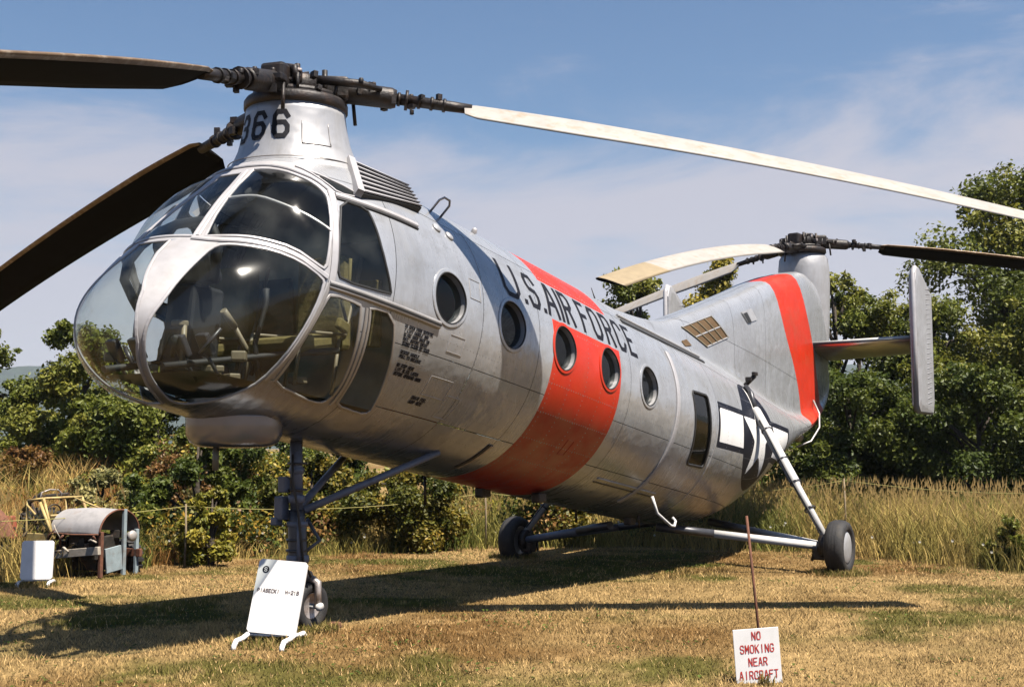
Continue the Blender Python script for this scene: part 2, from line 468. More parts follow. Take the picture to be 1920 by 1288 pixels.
def ground_colour(x, y):
    n = tone_noise(x, y); g = fbm(x * 0.9 + 40, y * 0.9 + 7, 23, 4)
    fine = fbm(x * 6, y * 6, 31, 3)
    c = BROWN + (STRAW - BROWN) * sstep(0.25, 0.6, n)[:, None]
    # greener grass towards the rough, its darker tone also painting in the aircraft's shade
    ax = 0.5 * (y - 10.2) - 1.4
    shade_green = np.exp(-((x - ax - 0.4) / 1.6) ** 2) * sstep(8, 10, y)
    mix = np.clip(sstep(0.50, 0.68, g) * 0.85 + 0.55 * shade_green * sstep(0.30, 0.55, g), 0, 1)
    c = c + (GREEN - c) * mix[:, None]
    c = c + (STRAW2 - c) * (sstep(0.62, 0.8, fine) * 0.5)[:, None]
    return c * (0.75 + 0.5 * fine)[:, None]

def grid(xs, ys):
    X, Y = np.meshgrid(xs, ys); nx = len(xs)
    V = np.stack([X.ravel(), Y.ravel(), gz(X.ravel(), Y.ravel())], 1)
    i = np.arange(len(ys) - 1)[:, None] * nx + np.arange(nx - 1)[None, :]
    i = i.ravel()
    return V, np.stack([i, i + 1, i + nx + 1, i + nx], 1)
def spread(a, b, n, far, m):
    core = np.linspace(a, b, n); t = np.geomspace(1, 1 + (far - b), m + 1)[1:] - 1
    t2 = np.geomspace(1, 1 + (far + a), m + 1)[1:] - 1
    return np.concatenate([(a - t2)[::-1], core, b + t])
gx = spread(-14, 14, 300, 4250, 26)
gy = np.concatenate([np.linspace(-60, 3, 10), np.linspace(3.2, 36, 330), 36 + np.geomspace(1, 2290, 24)])
GV, GF = grid(gx, gy)
m, nt, N, Lk, P = material('dry_ground')
at = N.new('ShaderNodeAttribute'); at.attribute_name = 'tone'
tc = N.new('ShaderNodeTexCoord'); n1 = N.new('ShaderNodeTexNoise'); n1.inputs['Scale'].default_value = 28; n1.inputs['Detail'].default_value = 8; n1.inputs['Roughness'].default_value = 0.75
Lk.new(tc.outputs['Object'], n1.inputs['Vector'])
mr = N.new('ShaderNodeMapRange'); mr.inputs['From Min'].default_value = 0.3; mr.inputs['From Max'].default_value = 0.7; mr.inputs['To Min'].default_value = 0.45; mr.inputs['To Max'].default_value = 1.25
Lk.new(n1.outputs['Fac'], mr.inputs['Value'])
vm = N.new('ShaderNodeVectorMath'); vm.operation = 'SCALE'
Lk.new(at.outputs['Color'], vm.inputs[0]); Lk.new(mr.outputs['Result'], vm.inputs['Scale']); Lk.new(vm.outputs['Vector'], P.inputs['Base Color'])
P.inputs['Roughness'].default_value = 0.95; P.inputs['Specular IOR Level'].default_value = 0.1
bp_ = N.new('ShaderNodeBump'); bp_.inputs['Distance'].default_value = 0.02; bp_.inputs['Strength'].default_value = 0.8
Lk.new(n1.outputs['Fac'], bp_.inputs['Height']); Lk.new(bp_.outputs['Normal'], P.inputs['Normal'])
M['ground'] = m
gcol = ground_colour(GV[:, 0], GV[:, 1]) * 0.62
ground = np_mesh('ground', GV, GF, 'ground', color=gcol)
tag(ground, kind='structure')

# distant forested ridge: a long hill crest with a rough tree line
def ridge(name, dist, x0, x1, base_h, amp, seed, tone):
    n = 420; xs = np.linspace(x0, x1, n)
    hgt = base_h + amp * (fbm(xs / 500 + 5, xs * 0 + 2, seed, 3) - 0.5) + 9 * (fbm(xs / 22, xs * 0 + 1, seed + 3, 3) - 0.5)
    rows = []
    for k, (dy, f) in enumerate(((-260, -0.02), (-170, .40), (-80, .80), (0, 1.0), (90, .75), (300, -0.02))):
        rows.append(np.stack([xs, dist + dy + 30 * fbm(xs / 60, xs * 0 + k, seed + 9, 3), hgt * f + (6 * (fbm(xs / 9, xs * 0 + k * 3, seed + 5, 2) - .5) if 0 < f < 1 else 0)], 1))
    V = np.concatenate(rows); i = (np.arange(len(rows) - 1)[:, None] * n + np.arange(n - 1)[None]).ravel()
    o = np_mesh(name, V, np.stack([i, i + 1, i + n + 1, i + n], 1), tone, smooth=False)
    tag(o, kind='structure'); return o
M['ridge'] = mat('far_forest', (0.022, 0.034, 0.020), 0.95, var=0.4, scale=0.05, spec=0.0)
ridge('hill', 1900, -3800, 4200, 138, 40, 5, 'ridge')
# summer haze: even, thin air between here and the ridge
mb = MB(); mb.box((0, 1150, 104), (8800, 2600, 212)); hz_ = mb.build('haze', 'ground')
m, nt, N, Lk, P = material('haze_air'); N.remove(P)
pv = N.new('ShaderNodeVolumePrincipled'); pv.inputs['Color'].default_value = (0.80, 0.88, 1.0, 1); pv.inputs['Density'].default_value = 0.00022; pv.inputs['Anisotropy'].default_value = 0.2
Lk.new(pv.outputs[0], N['Material Output'].inputs['Volume'])
hz_.data.materials.clear(); hz_.data.materials.append(m); tag(hz_, kind='stuff')
hz_['label'] = 'thin blue summer haze over the far hill'; hz_['category'] = 'haze'

# ------------------------------------------------------------------ lawn and rough grass
def blades(name, x, y, h, w, colr, lean, seed, segs=1, parent=None):
    r = np.random.default_rng(seed); n = len(x); z = gz(x, y)
    a = r.uniform(0, 2 * np.pi, n); la = r.uniform(0, 2 * np.pi, n); l = lean * h * r.uniform(.2, 1, n)
    dx, dy = np.cos(a) * w / 2, np.sin(a) * w / 2
    lx, ly = np.cos(la) * l, np.sin(la) * l
    base = np.stack([x, y, z - 0.004], 1)
    if segs == 1:
        V = np.stack([base + np.stack([dx, dy, 0 * x], 1), base - np.stack([dx, dy, 0 * x], 1), base + np.stack([lx, ly, h], 1)], 1)
        F = np.arange(3 * n).reshape(n, 3); C = np.repeat(colr, 3, 0)
    else:
        mid = base + np.stack([lx * .35, ly * .35, h * .6], 1)
        V = np.stack([base + np.stack([dx, dy, 0 * x], 1), base - np.stack([dx, dy, 0 * x], 1),
                      mid - np.stack([dx, dy, 0 * x], 1) * .8, mid + np.stack([dx, dy, 0 * x], 1) * .8, base + np.stack([lx, ly, h], 1)], 1)
        o = np.arange(n) * 5
        F = np.concatenate([np.stack([o, o + 1, o + 2], 1), np.stack([o, o + 2, o + 3], 1), np.stack([o + 3, o + 2, o + 4], 1)])
        C = np.repeat(colr, 5, 0)
    return np_mesh(name, V.reshape(-1, 3), F, 'grass', parent, smooth=False, color=C)

n = 420000
yy = 5.6 + (19 - 5.6) * rng.random(n) ** 1.35
xx = (rng.random(n) * 2 - 1) * (0.47 * yy + 0.6)
k = (yy < lawn_edge(xx) + rng.normal(0, .12, n))
k &= rng.random(n) < 0.25 + 0.9 * fbm(xx * 2.5, yy * 2.5, 77, 3)
xx, yy = xx[k], yy[k]; n = len(xx)
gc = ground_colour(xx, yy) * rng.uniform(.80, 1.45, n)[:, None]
dry = rng.random(n) < 0.09
gc[dry] = STRAW2 * rng.uniform(.8, 1.25, dry.sum())[:, None]
tuft = sstep(0.55, 0.75, fbm(xx * 3, yy * 3, 55, 3))
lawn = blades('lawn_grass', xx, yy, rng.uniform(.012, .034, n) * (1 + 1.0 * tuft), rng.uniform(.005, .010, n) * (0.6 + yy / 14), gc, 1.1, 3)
tag(lawn, 'mown lawn of dry straw coloured grass under the helicopter', 'grass', kind='stuff')

# unmown tufts where the mower could not reach: tyres, sign feet, the rod
tx, ty = [], []
for (cx_, cy_, rr_, nn_) in ((-1.53, 9.22, .20, 900), (3.80, 13.85, .36, 1500), (.02, 16.2, .36, 900), (-1.73, 8.62, .30, 700), (1.54, 7.30, .05, 60), (-4.97, 12.5, .25, 500)):
    a_ = rng.uniform(0, 6.283, nn_); q_ = rr_ * np.sqrt(rng.random(nn_)); tx.append(cx_ + q_ * np.cos(a_)); ty.append(cy_ + q_ * np.sin(a_))
tx = np.concatenate(tx); ty = np.concatenate(ty); n = len(tx)
gc = (GREEN * 1.1 + (STRAW - GREEN) * rng.random(n)[:, None] ** 1.5) * rng.uniform(.7, 1.3, n)[:, None]
tufts = blades('grass_tufts', tx, ty, rng.uniform(.03, .095, n), rng.uniform(.005, .009, n), gc, .9, 8, segs=2)
tag(tufts, 'longer unmown grass tufts round the tyres and sign feet', 'grass', kind='stuff')
# flat rosettes of plantain and clover in the turf
n = 9000
wx_ = rng.uniform(-6, 6, n); wy_ = 6.2 + 11 * rng.random(n) ** 1.2; wk = (fbm(wx_ * 1.3 + 17, wy_ * 1.3 + 5, 91, 3) > .56) & (np.abs(wx_) < .46 * wy_) & (wy_ < lawn_edge(wx_)); wx_, wy_ = wx_[wk], wy_[wk]; n = len(wx_)
wa = rng.uniform(0, 6.283, n); ws_ = rng.uniform(.018, .045, n); wz_ = gz(wx_, wy_) + rng.uniform(.008, .03, n)
ux, uy = np.cos(wa) * ws_, np.sin(wa) * ws_
WV = np.stack([np.stack([wx_, wy_, wz_ - .006], 1), np.stack([wx_ + ux * .5 - uy * .35, wy_ + uy * .5 + ux * .35, wz_ + .006], 1), np.stack([wx_ + ux, wy_ + uy, wz_ + .004], 1), np.stack([wx_ + ux * .5 + uy * .35, wy_ + uy * .5 - ux * .35, wz_ + .006], 1)], 1).reshape(-1, 3)
wc = np.array([.075, .105, .02]) * rng.uniform(.6, 1.5, n)[:, None]
weeds = np_mesh('lawn_weeds', WV, np.arange(4 * n).reshape(n, 4), 'grass', smooth=False, color=np.repeat(wc, 4, 0))
tag(weeds, 'low green weeds scattered through the dry lawn', 'weeds', kind='stuff')

n = 250000
yy = 9 + (34 - 9) * rng.random(n) ** 1.15
xx = (rng.random(n) * 2 - 1) * (0.47 * yy + 1.5)
edge = lawn_edge(xx)
k = yy > edge + rng.normal(0.15, .22, n)
k &= rng.random(n) < np.clip(1.25 - (yy - edge) / 22, .3, 1)
xx, yy = xx[k], yy[k]; n = len(xx)
big = fbm(xx * .28 + 2, yy * .28, 61, 4); med = fbm(xx * 1.1, yy * 1.1, 67, 3)
GOLD = np.array([0.46, 0.315, 0.105]); OLIVE = np.array([0.25, 0.22, 0.055]); FGREEN = np.array([0.095, 0.135, 0.024]); RUSTY = np.array([0.33, 0.13, 0.045])
t = sstep(.30, .62, big * .6 + med * .4 + .25 * sstep(-4.5, -7, xx))
gc = OLIVE + (GOLD - OLIVE) * t[:, None]
gr = sstep(.52, .70, fbm(xx * .8 + 30, yy * .8, 71, 3)); gc = gc + (FGREEN - gc) * gr[:, None] * .8
ru = sstep(.60, .72, fbm(xx * .6 + 80, yy * .6, 73, 3)) * sstep(0, -5, xx); gc = gc + (RUSTY - gc) * ru[:, None] * .75
near = np.clip((yy - lawn_edge(xx)) / 1.4, 0, 1)
gc = gc * rng.uniform(.6, 1.45, n)[:, None]
hh = (.22 + .72 * rng.random(n) ** 1.3) * (0.35 + 0.65 * near) * (0.7 + 0.5 * big)
# the grass lies trampled round the derelict machine and along the left-hand verge
hh *= 1 - 0.50 * sstep(-1.0, -3.5, xx) * sstep(14.5, 17, yy) * sstep(-7.5, -5.5, xx)
hh *= 1 - 0.25 * np.exp(-((xx + 5.0) ** 2 + (yy - 13.6) ** 2) / 2.2)
hh *= 1 + 1.1 * np.exp(-(((xx + 5.1) / 1.0) ** 2 + ((yy - 13.15) / .38) ** 2))
rough = blades('tall_grass', xx, yy, hh, rng.uniform(.005, .012, n) * (0.6 + yy / 24), gc, .95, 5, segs=2)
tag(rough, 'tall golden and green rough grass beyond the mown edge', 'grass', kind='stuff')
# seed heads: feathery tops in the rough
n = 15000
yy = 12 + 18 * rng.random(n); xx = (rng.random(n) * 2 - 1) * (0.47 * yy + 1.0)
k = (yy > lawn_edge(xx) + .6) & ~((xx < -1.5) & (yy > 15)); xx, yy = xx[k], yy[k]; n = len(xx)
hz = gz(xx, yy) + rng.uniform(.45, .95, n)
V = np.stack([np.stack([xx - .012, yy, hz], 1), np.stack([xx + .012, yy, hz], 1), np.stack([xx + rng.normal(0, .03, n), yy, hz + rng.uniform(.08, .16, n)], 1)], 1).reshape(-1, 3)
sc = (np.array([.38, .26, .10]) * rng.uniform(.7, 1.3, n)[:, None])
seeds = np_mesh('grass_seed_heads', V, np.arange(3 * n).reshape(n, 3), 'grass', smooth=False, color=np.repeat(sc, 3, 0))
tag(seeds, 'pale seed heads standing above the rough grass', 'grass', kind='stuff')

# ------------------------------------------------------------------ helicopter frame of reference
F0 = np.array([-1.69, 9.05]); TH = 0.544; PHI = math.atan(0.1446); Z0 = 2.6886
heli = empty('helicopter', (F0[0], F0[1], 0.0), math.pi / 2 - TH)
tag(heli, 'silver and orange tandem rotor helicopter with glazed nose parked on the lawn', 'helicopter')
def HL(s, t, z): return Vector((s, -t, z))
def L(b, t, h):
    return Vector((b * math.cos(PHI) + h * math.sin(PHI), -t, Z0 - b * math.sin(PHI) + h * math.cos(PHI)))
def Lnp(B):
    b, t, h = B[:, 0], B[:, 1], B[:, 2]
    return np.stack([b * math.cos(PHI) + h * math.sin(PHI), -t, Z0 - b * math.sin(PHI) + h * math.cos(PHI)], 1)
def dnp(B):
    b, t, h = B[:, 0], B[:, 1], B[:, 2]
    return np.stack([b * math.cos(PHI) + h * math.sin(PHI), -t, -b * math.sin(PHI) + h * math.cos(PHI)], 1)

# stations along the body axis: position, roof, keel, half width, fin top, fin half width
TB = np.array([
 (-1.80, -.69, -.69, 0, -2.5, .01), (-1.77, -.57, -.84, .15, -2.5, .01), (-1.65, -.40, -1.0, .34, -2.5, .01), (-1.35, -.06, -1.15, .60, -2.5, .01), (-.95, .40, -1.2, .80, -2.5, .01),
 (-.45, .86, -1.22, .97, -2.5, .01), (.15, 1.0, -1.23, 1.05, -2.5, .01), (1.05, .97, -1.24, 1.09, -2.5, .01), (2.85, .98, -1.26, 1.10, -2.5, .01), (4.85, .98, -1.27, 1.10, .9, .10),
 (6.35, .98, -1.27, 1.09, 1.16, .25), (7.4, .96, -1.2, 1.06, 1.56, .33), (8.35, .92, -.9, 1.0, 1.96, .38), (9.15, .86, -.48, .92, 2.30, .42), (10.05, .80, .02, .80, 2.70, .43),
 (11.05, .85, .40, .64, 3.08, .43), (11.95, 1.1, .73, .50, 3.34, .42), (12.65, 1.5, 1.16, .40, 3.29, .40), (13.1, 2.0, 1.75, .28, 3.19, .30), (13.3, 2.3, 2.28, .03, 3.0, .03)])
BT = TB[0, 0]; TU = np.sqrt(TB[:, 0] - BT)
PC = {}
def pchip(x, y, xq):
    h = np.diff(x); key = y.tobytes()
    if key not in PC:
        dl = np.diff(y) / h; mm = np.zeros_like(y)
        for i in range(1, len(x) - 1):
            if dl[i - 1] * dl[i] > 0:
                w1 = 2 * h[i] + h[i - 1]; w2 = h[i] + 2 * h[i - 1]
                mm[i] = (w1 + w2) / (w1 / dl[i - 1] + w2 / dl[i])
        mm[0] = dl[0]; mm[-1] = dl[-1]; PC[key] = mm
    mm = PC[key]
    xq = np.clip(xq, x[0], x[-1]); k = np.clip(np.searchsorted(x, xq) - 1, 0, len(x) - 2); s = (xq - x[k]) / h[k]
    return (2 * s**3 - 3 * s**2 + 1) * y[k] + (s**3 - 2 * s**2 + s) * h[k] * mm[k] + (-2 * s**3 + 3 * s**2) * y[k + 1] + (s**3 - s**2) * h[k] * mm[k + 1]
def section(b):
    u = np.sqrt(np.maximum(b - BT, 0)); return [pchip(TU, TB[:, i], u) for i in range(1, 6)]
def rad(b, ct, sn):
    tp, bo, hw, ft, fw = section(b); cen = (tp + bo) / 2; hh = np.maximum((tp - bo) / 2, 1e-4)
    re = 1 / np.sqrt((ct / np.maximum(hw, 1e-4))**2 + (sn / hh)**2)
    fh = np.maximum(ft - cen, 1e-3)
    rf = np.where(sn > 0, 1 / (np.abs(ct / np.maximum(fw, 1e-3))**4.5 + np.abs(sn / fh)**4.5)**(1 / 4.5), 0)
    return (re**8 + rf**8)**.125, cen
def gi(B):
    b, t, h = B[..., 0], B[..., 1], B[..., 2]
    tp, bo, *_ = section(b); cen = (tp + bo) / 2; dh = h - cen; rho = np.sqrt(t * t + dh * dh) + 1e-9
    r, _ = rad(b, t / rho, dh / rho)
    return rho - r + np.maximum(BT - b, 0) + np.maximum(b - 13.3, 0)
def nrm(B):
    B = np.asarray(B, float); e = 0.004; g = np.zeros_like(B)
    for i in range(3):
        d = np.zeros(3); d[i] = e
        g[:, i] = (gi(B + d) - gi(B - d))
    g = np.nan_to_num(g, nan=0.0, posinf=0.0, neginf=0.0); n = np.linalg.norm(g, axis=1, keepdims=True)
    g[n[:, 0] < 1e-9] = (-1, 0, 0)
    return g / np.linalg.norm(g, axis=1, keepdims=True)
def S(b, psi):
    """point on the skin at station b and section angle psi (0 = port side, pi/2 = top)"""
    b = np.asarray(b, float); psi = np.asarray(psi, float)
    r, cen = rad(b, np.cos(psi), np.sin(psi))
    return np.stack([b, r * np.cos(psi), cen + r * np.sin(psi)], -1)
def side(b, h, sgn=1):
    """point on the skin at station b and height h (port side)"""
    b = np.atleast_1d(np.asarray(b, float)); h = np.broadcast_to(np.asarray(h, float), b.shape)
    lo = np.zeros_like(b); hi = np.full_like(b, 1.6)
    for _ in range(40):
        mid = (lo + hi) / 2
        ins = gi(np.stack([b, mid, h], -1)) < 0
        lo = np.where(ins, mid, lo); hi = np.where(ins, hi, mid)
    return np.stack([b, sgn * lo, h], -1)
CC = np.array([-.2, 0, -.25])
def azel(B):
    d = B - CC
    return np.degrees(np.arctan2(d[:, 1], -d[:, 0])), np.degrees(np.arctan2(d[:, 2], np.hypot(d[:, 0], d[:, 1])))
def SA(ae):
    """point on the skin seen from the cockpit centre in direction (azimuth, elevation)"""
    ae = np.radians(np.asarray(ae, float)); a, e = ae[:, 0], ae[:, 1]
    d = np.stack([-np.cos(a) * np.cos(e), np.sin(a) * np.cos(e), np.sin(e)], 1)
    lo = np.zeros(len(d)); hi = np.full(len(d), 3.0)
    for _ in range(40):
        mid = (lo + hi) / 2; ins = gi(CC + d * mid[:, None]) < 0
        lo = np.where(ins, mid, lo); hi = np.where(ins, hi, mid)
    return CC + d * lo[:, None]
def densify(p, step, closed=True):
    p = np.asarray(p, float); out = []
    n = len(p)
    for i in range(n if closed else n - 1):
        a, b = p[i], p[(i + 1) % n]; k = max(1, int(np.ceil(np.linalg.norm(b - a) / step)))
        for j in range(k): out.append(a + (b - a) * j / k)
    if not closed: out.append(p[-1])
    return np.array(out)
def smooth_poly(p, it=2, closed=True):
    p = np.asarray(p, float)
    for _ in range(it):
        if closed:
            q = np.roll(p, -1, 0); a = .75 * p + .25 * q; b = .25 * p + .75 * q
            p = np.stack([a, b], 1).reshape(-1, 2)
        else:
            a = .75 * p[:-1] + .25 * p[1:]; b = .25 * p[:-1] + .75 * p[1:]
            p = np.concatenate([p[:1], np.stack([a, b], 1).reshape(-1, 2), p[-1:]])
    return p
def sdf(poly, x, y):
    P0 = np.asarray(poly, float); P1 = np.roll(P0, -1, 0)
    best = np.full(len(x), 1e9); ins = np.zeros(len(x), bool)
    for (ax, ay), (bx, by) in zip(P0, P1):
        ex, ey = bx - ax, by - ay; wx, wy = x - ax, y - ay
        q = np.clip((wx * ex + wy * ey) / (ex * ex + ey * ey + 1e-12), 0, 1)
        best = np.minimum(best, (wx - ex * q)**2 + (wy - ey * q)**2)
        c = ((ay > y) != (by > y))
        with np.errstate(divide='ignore', invalid='ignore'):
            xi = ax + (y - ay) * ex / (ey if ey != 0 else 1e-12)
        ins ^= c & (x < xi)
    return np.where(ins, -1, 1) * np.sqrt(best)

# ------------------------------------------------------------------ skin: one triangulated surface cut along every outline
rows = np.concatenate([BT + np.linspace(0.02, math.sqrt(.55 - BT), 74)**2, np.arange(.60, 9.0, .065), np.arange(9.0, 13.2, .06), [13.2, 13.25, 13.298]])
NT = 200
psi = np.linspace(0, 2 * np.pi, NT, endpoint=False)
bb = np.repeat(rows, NT); pp = np.tile(psi, len(rows))
SV = S(bb, pp)
i = (np.arange(len(rows) - 1)[:, None] * NT + np.arange(NT)[None]); j = (np.arange(len(rows) - 1)[:, None] * NT + (np.arange(NT)[None] + 1) % NT)
q = np.stack([i.ravel(), j.ravel(), j.ravel() + NT, i.ravel() + NT], 1)
alt = ((i // NT + i % NT) % 2 == 0).ravel()
T1 = np.where(alt[:, None], q[:, [0, 1, 2]], q[:, [0, 1, 3]]); T2 = np.where(alt[:, None], q[:, [0, 2, 3]], q[:, [1, 2, 3]])
SF = np.concatenate([T1, T2])
# close nose and tail tips
nose_c = len(SV); tail_c = nose_c + 1
SV = np.concatenate([SV, [[BT, 0, TB[0, 1]]], [[13.3, 0, 2.65]]])
k0 = np.arange(NT); k1 = (k0 + 1) % NT; last = (len(rows) - 1) * NT
SF = np.concatenate([SF, np.stack([np.full(NT, nose_c), k1, k0], 1), np.stack([np.full(NT, tail_c), last + k0, last + k1], 1)])

class Skin:
    def __init__(self, V): self.V = V
    def cut(self, F, field):
        """split triangles F along field==0; returns (inside, outside)"""
        V = self.V
        if len(F) == 0: return F, F
        used = np.unique(F); f = np.full(len(V), 1.0); f[used] = field(V[used])
        f = np.where(np.abs(f) < 1e-7, 1e-7, f)
        neg = f < 0; cnt = neg[F].sum(1)
        inside = [F[cnt == 3]]; outside = [F[cnt == 0]]
        newv = []; cache = {}; nv = len(V)
        def mid(a, b):
            k = (a, b) if a < b else (b, a)
            if k not in cache:
                t = f[k[0]] / (f[k[0]] - f[k[1]])
                cache[k] = nv + len(newv); newv.append(V[k[0]] + (V[k[1]] - V[k[0]]) * t)
            return cache[k]
        fi, fo = [], []
        for tri in F[(cnt == 1) | (cnt == 2)]:
            t = [int(x) for x in tri]; s = [neg[x] for x in t]
            odd = s.index(True) if sum(s) == 1 else s.index(False)
            a, b, c = t[odd], t[(odd + 1) % 3], t[(odd + 2) % 3]
            ab, ac = mid(a, b), mid(a, c)
            one = [(a, ab, ac)]; two = [(ab, b, c), (ab, c, ac)]
            if sum(s) == 1: fi += one; fo += two
            else: fo += one; fi += two
        if newv: self.V = np.concatenate([V, np.array(newv)])
        mk = lambda lst, ex: np.concatenate([*lst, np.array(ex, int).reshape(-1, 3)])
        return mk(inside, fi), mk(outside, fo)
    def part(self, name, F, mat_, parent, lift=0.0, bulge=None):
        if len(F) == 0: return None
        u, inv = np.unique(F, return_inverse=True)
        B = self.V[u]; n = nrm(B)
        if lift: B = B + n * lift
        if bulge is not None:      # blown acrylic: each pane swells out from its frame
            a, e = azel(B); d = np.clip(-sdf(bulge, a, e), 0, 22) / 22
            B = B + n * (0.075 * np.sin(d * np.pi / 2))[:, None]
            return np_mesh(name, Lnp(B), inv.reshape(-1, 3)[:, ::-1], mat_, parent)
        o = np_mesh(name, Lnp(B), inv.reshape(-1, 3)[:, ::-1], mat_, parent, normals=dnp(n))
        return o
SK = Skin(SV)
skin = SF

fuselage_mb = MB()    # floor, bulkheads and ring frames inside the skin
def ring_disc(mb, b, scale=0.985, hole=None, mi=0):
    a = np.linspace(0, 2 * np.pi, 48, endpoint=False); P_ = S(np.full(48, b), a)
    tp, bo, *_ = section(np.array([b])); c = (tp[0] + bo[0]) / 2
    P_[:, 1] *= scale; P_[:, 2] = c + (P_[:, 2] - c) * scale
    mb.add([L(*p) for p in P_], [tuple(range(48))], mi, False)
ring_disc(fuselage_mb, 4.93); ring_disc(fuselage_mb, 6.12)
def floor_plate(mb, b0, b1, h, n=14, mi=0):
    bs = np.linspace(b0, b1, n); w = side(bs, h)[:, 1] * 0.97
    V = [L(b, s * ww, h) for b, ww in zip(bs, w) for s in (-1, 1)]
    mb.add(V, [(2 * k, 2 * k + 1, 2 * k + 3, 2 * k + 2) for k in range(n - 1)], mi, False)
floor_plate(fuselage_mb, -1.25, 6.1, -0.98, 30)
fuselage = fuselage_mb.build('fuselage', 'interior', heli)
bk_mb = MB(); ring_disc(bk_mb, 0.37); bk_mb.build('bulkhead', 'bulkhead', fuselage)

canopy_mb = MB()
PANES = {
 'P1': [(22, 4), (25, 6.3), (32, 7), (42, 7), (52, 5), (61.5, .5), (62.5, -2), (60, -12), (56, -22), (51, -31), (43, -40), (34, -44), (22, -46), (12, -45.5), (8, -43), (10, -37), (11, -30), (12, -25), (13, -20), (14, -17), (16, -13), (17.5, -8), (20, -1)],
 'P2': [(17.3, 9), (15, 57), (27, 57), (41, 54), (52, 49), (59, 45), (63.5, 40), (64.5, 37), (64.5, 24), (63.5, 12), (62.5, 4.2), (59, 5.2), (49, 10), (38, 11), (31, 11), (21, 9.5)],
 'P3': [(71, 38), (86, 37), (88, 31), (91, 17), (96.5, 3.2), (96, 2.4), (69.5, 1.6), (67.5, 6), (68.3, 23)],
 'brow': [(46, 58.5), (62, 51.5), (82, 45.5), (83, 42), (71, 41.6), (66.5, 45.5), (55, 54.5)],
 'P4': [(66, -4.5), (81, -5.5), (82, -7), (85, -19), (88, -30), (91, -41), (92, -49), (87, -52.5), (72, -51.5), (48, -42.5), (53, -35), (59, -21), (64, -8)],
 'P5': [(86.5, -5.2), (100, -4.6), (108, -20), (114, -30), (121, -38), (127, -43), (122, -47), (101, -50.5), (97, -44), (93.5, -32), (90, -18), (87.5, -8)]}
FAIR = [(7, 6.5), (7, 1), (9, -6), (10.7, -11), (11, -18), (11, -23), (10, -27), (9, -32), (7, -38), (4, -43)]
NOSE = FAIR + [(-a, e) for a, e in FAIR[::-1]]
WIND = [(-14.2, 9), (14.2, 9), (11, 55), (-11, 55)]
pane_sets = []
def ae_field(poly, mirror=False):
    poly = np.array(poly, float)
    if mirror: poly = poly * [-1, 1]
    def f(V):
        a, e = azel(V); r = np.full(len(V), 50.0); k = V[:, 0] < 1.2
        if k.any(): r[k] = sdf(poly, a[k], e[k])
        return r
    return f
for key, poly in PANES.items():
    sp = smooth_poly(poly, 1)
    for mir in (False, True):
        Fi, skin = SK.cut(skin, ae_field(sp, mir)); pane_sets.append((key, mir, sp, Fi))
Fi, skin = SK.cut(skin, ae_field(NOSE)); pane_sets.append(('nose', False, np.array(NOSE, float), Fi))
Fi, skin = SK.cut(skin, ae_field(WIND)); pane_sets.append(('wind', False, np.array(WIND, float), Fi))
# painted white fairing strips either side of the nose glass
FS = FAIR + [(8, -43), (10, -37), (11, -30), (12, -25), (13, -20), (14, -17), (16, -13), (17.5, -8), (20, -1), (22, 4), (24, 7.6), (10, 7.9)]
fair_sets = []
for mir in (False, True):
    Fi, skin = SK.cut(skin, ae_field(FS, mir)); fair_sets.append(Fi)
# painted canopy surround
SURR = [(-16, 7.5), (24, 7.5), (45, 5), (66, 0), (69, 40), (66, 46), (50, 60), (30, 64), (0, 66), (-30, 64), (-50, 60), (-66, 46), (-69, 40), (-66, 0), (-45, 5), (-24, 7.5)]
surr_F, skin = SK.cut(skin, ae_field(SURR))

# round cabin windows, rear square window
WINS = [(0.60 + 0.905 * k, -0.06) for k in range(5)]
win_sets = []
def disc_field(b0, h0, r, sgn):
    def f(V):
        d = np.hypot(V[:, 0] - b0, V[:, 2] - h0) - r
        return np.where(V[:, 1] * sgn > 0, d, 5.0)
    return f
for (b0, h0) in WINS:
    for sgn in (1, -1):
        Fi, skin = SK.cut(skin, disc_field(b0, h0, 0.195, sgn)); win_sets.append((b0, h0, sgn, Fi))
RW = smooth_poly([(5.38, .11), (5.85, .14), (6.02, -.66), (5.56, -.68)], 0)
def bh_field(poly, sgn):
    def f(V):
        r = sdf(poly, V[:, 0], V[:, 2]); return np.where(V[:, 1] * sgn > 0, r, 5.0)
    return f
RW_S = smooth_poly(densify(RW, .12), 2)
rw_sets = []
for sgn in (1, -1):
    Fi, skin = SK.cut(skin, bh_field(RW_S, sgn)); rw_sets.append(Fi)
# orange band with a bare strip behind the lettering
def slab(V, lo, hi): return np.maximum(lo - V[:, 0], V[:, 0] - hi)
TXT0, TXT1 = 0.165, 0.535
band, skin = SK.cut(skin, lambda V: slab(V, 2.20, 3.55))
mid_, band_low = SK.cut(band, lambda V: TXT0 - V[:, 2])
band_top, bare = SK.cut(mid_, lambda V: TXT1 - V[:, 2])
skin = np.concatenate([skin, bare])
TR = smooth_poly([(10.0, 3.3), (10.05, 2.7), (10.35, 2.05), (10.98, 1.45), (11.3, .9), (11.15, .1), (12.3, .1), (12.3, 1.2), (12.1, 1.6), (11.85, 2.1), (11.4, 2.7), (11.1, 3.5)], 2)
tailband, skin = SK.cut(skin, lambda V: sdf(TR, V[:, 0], V[:, 2]))
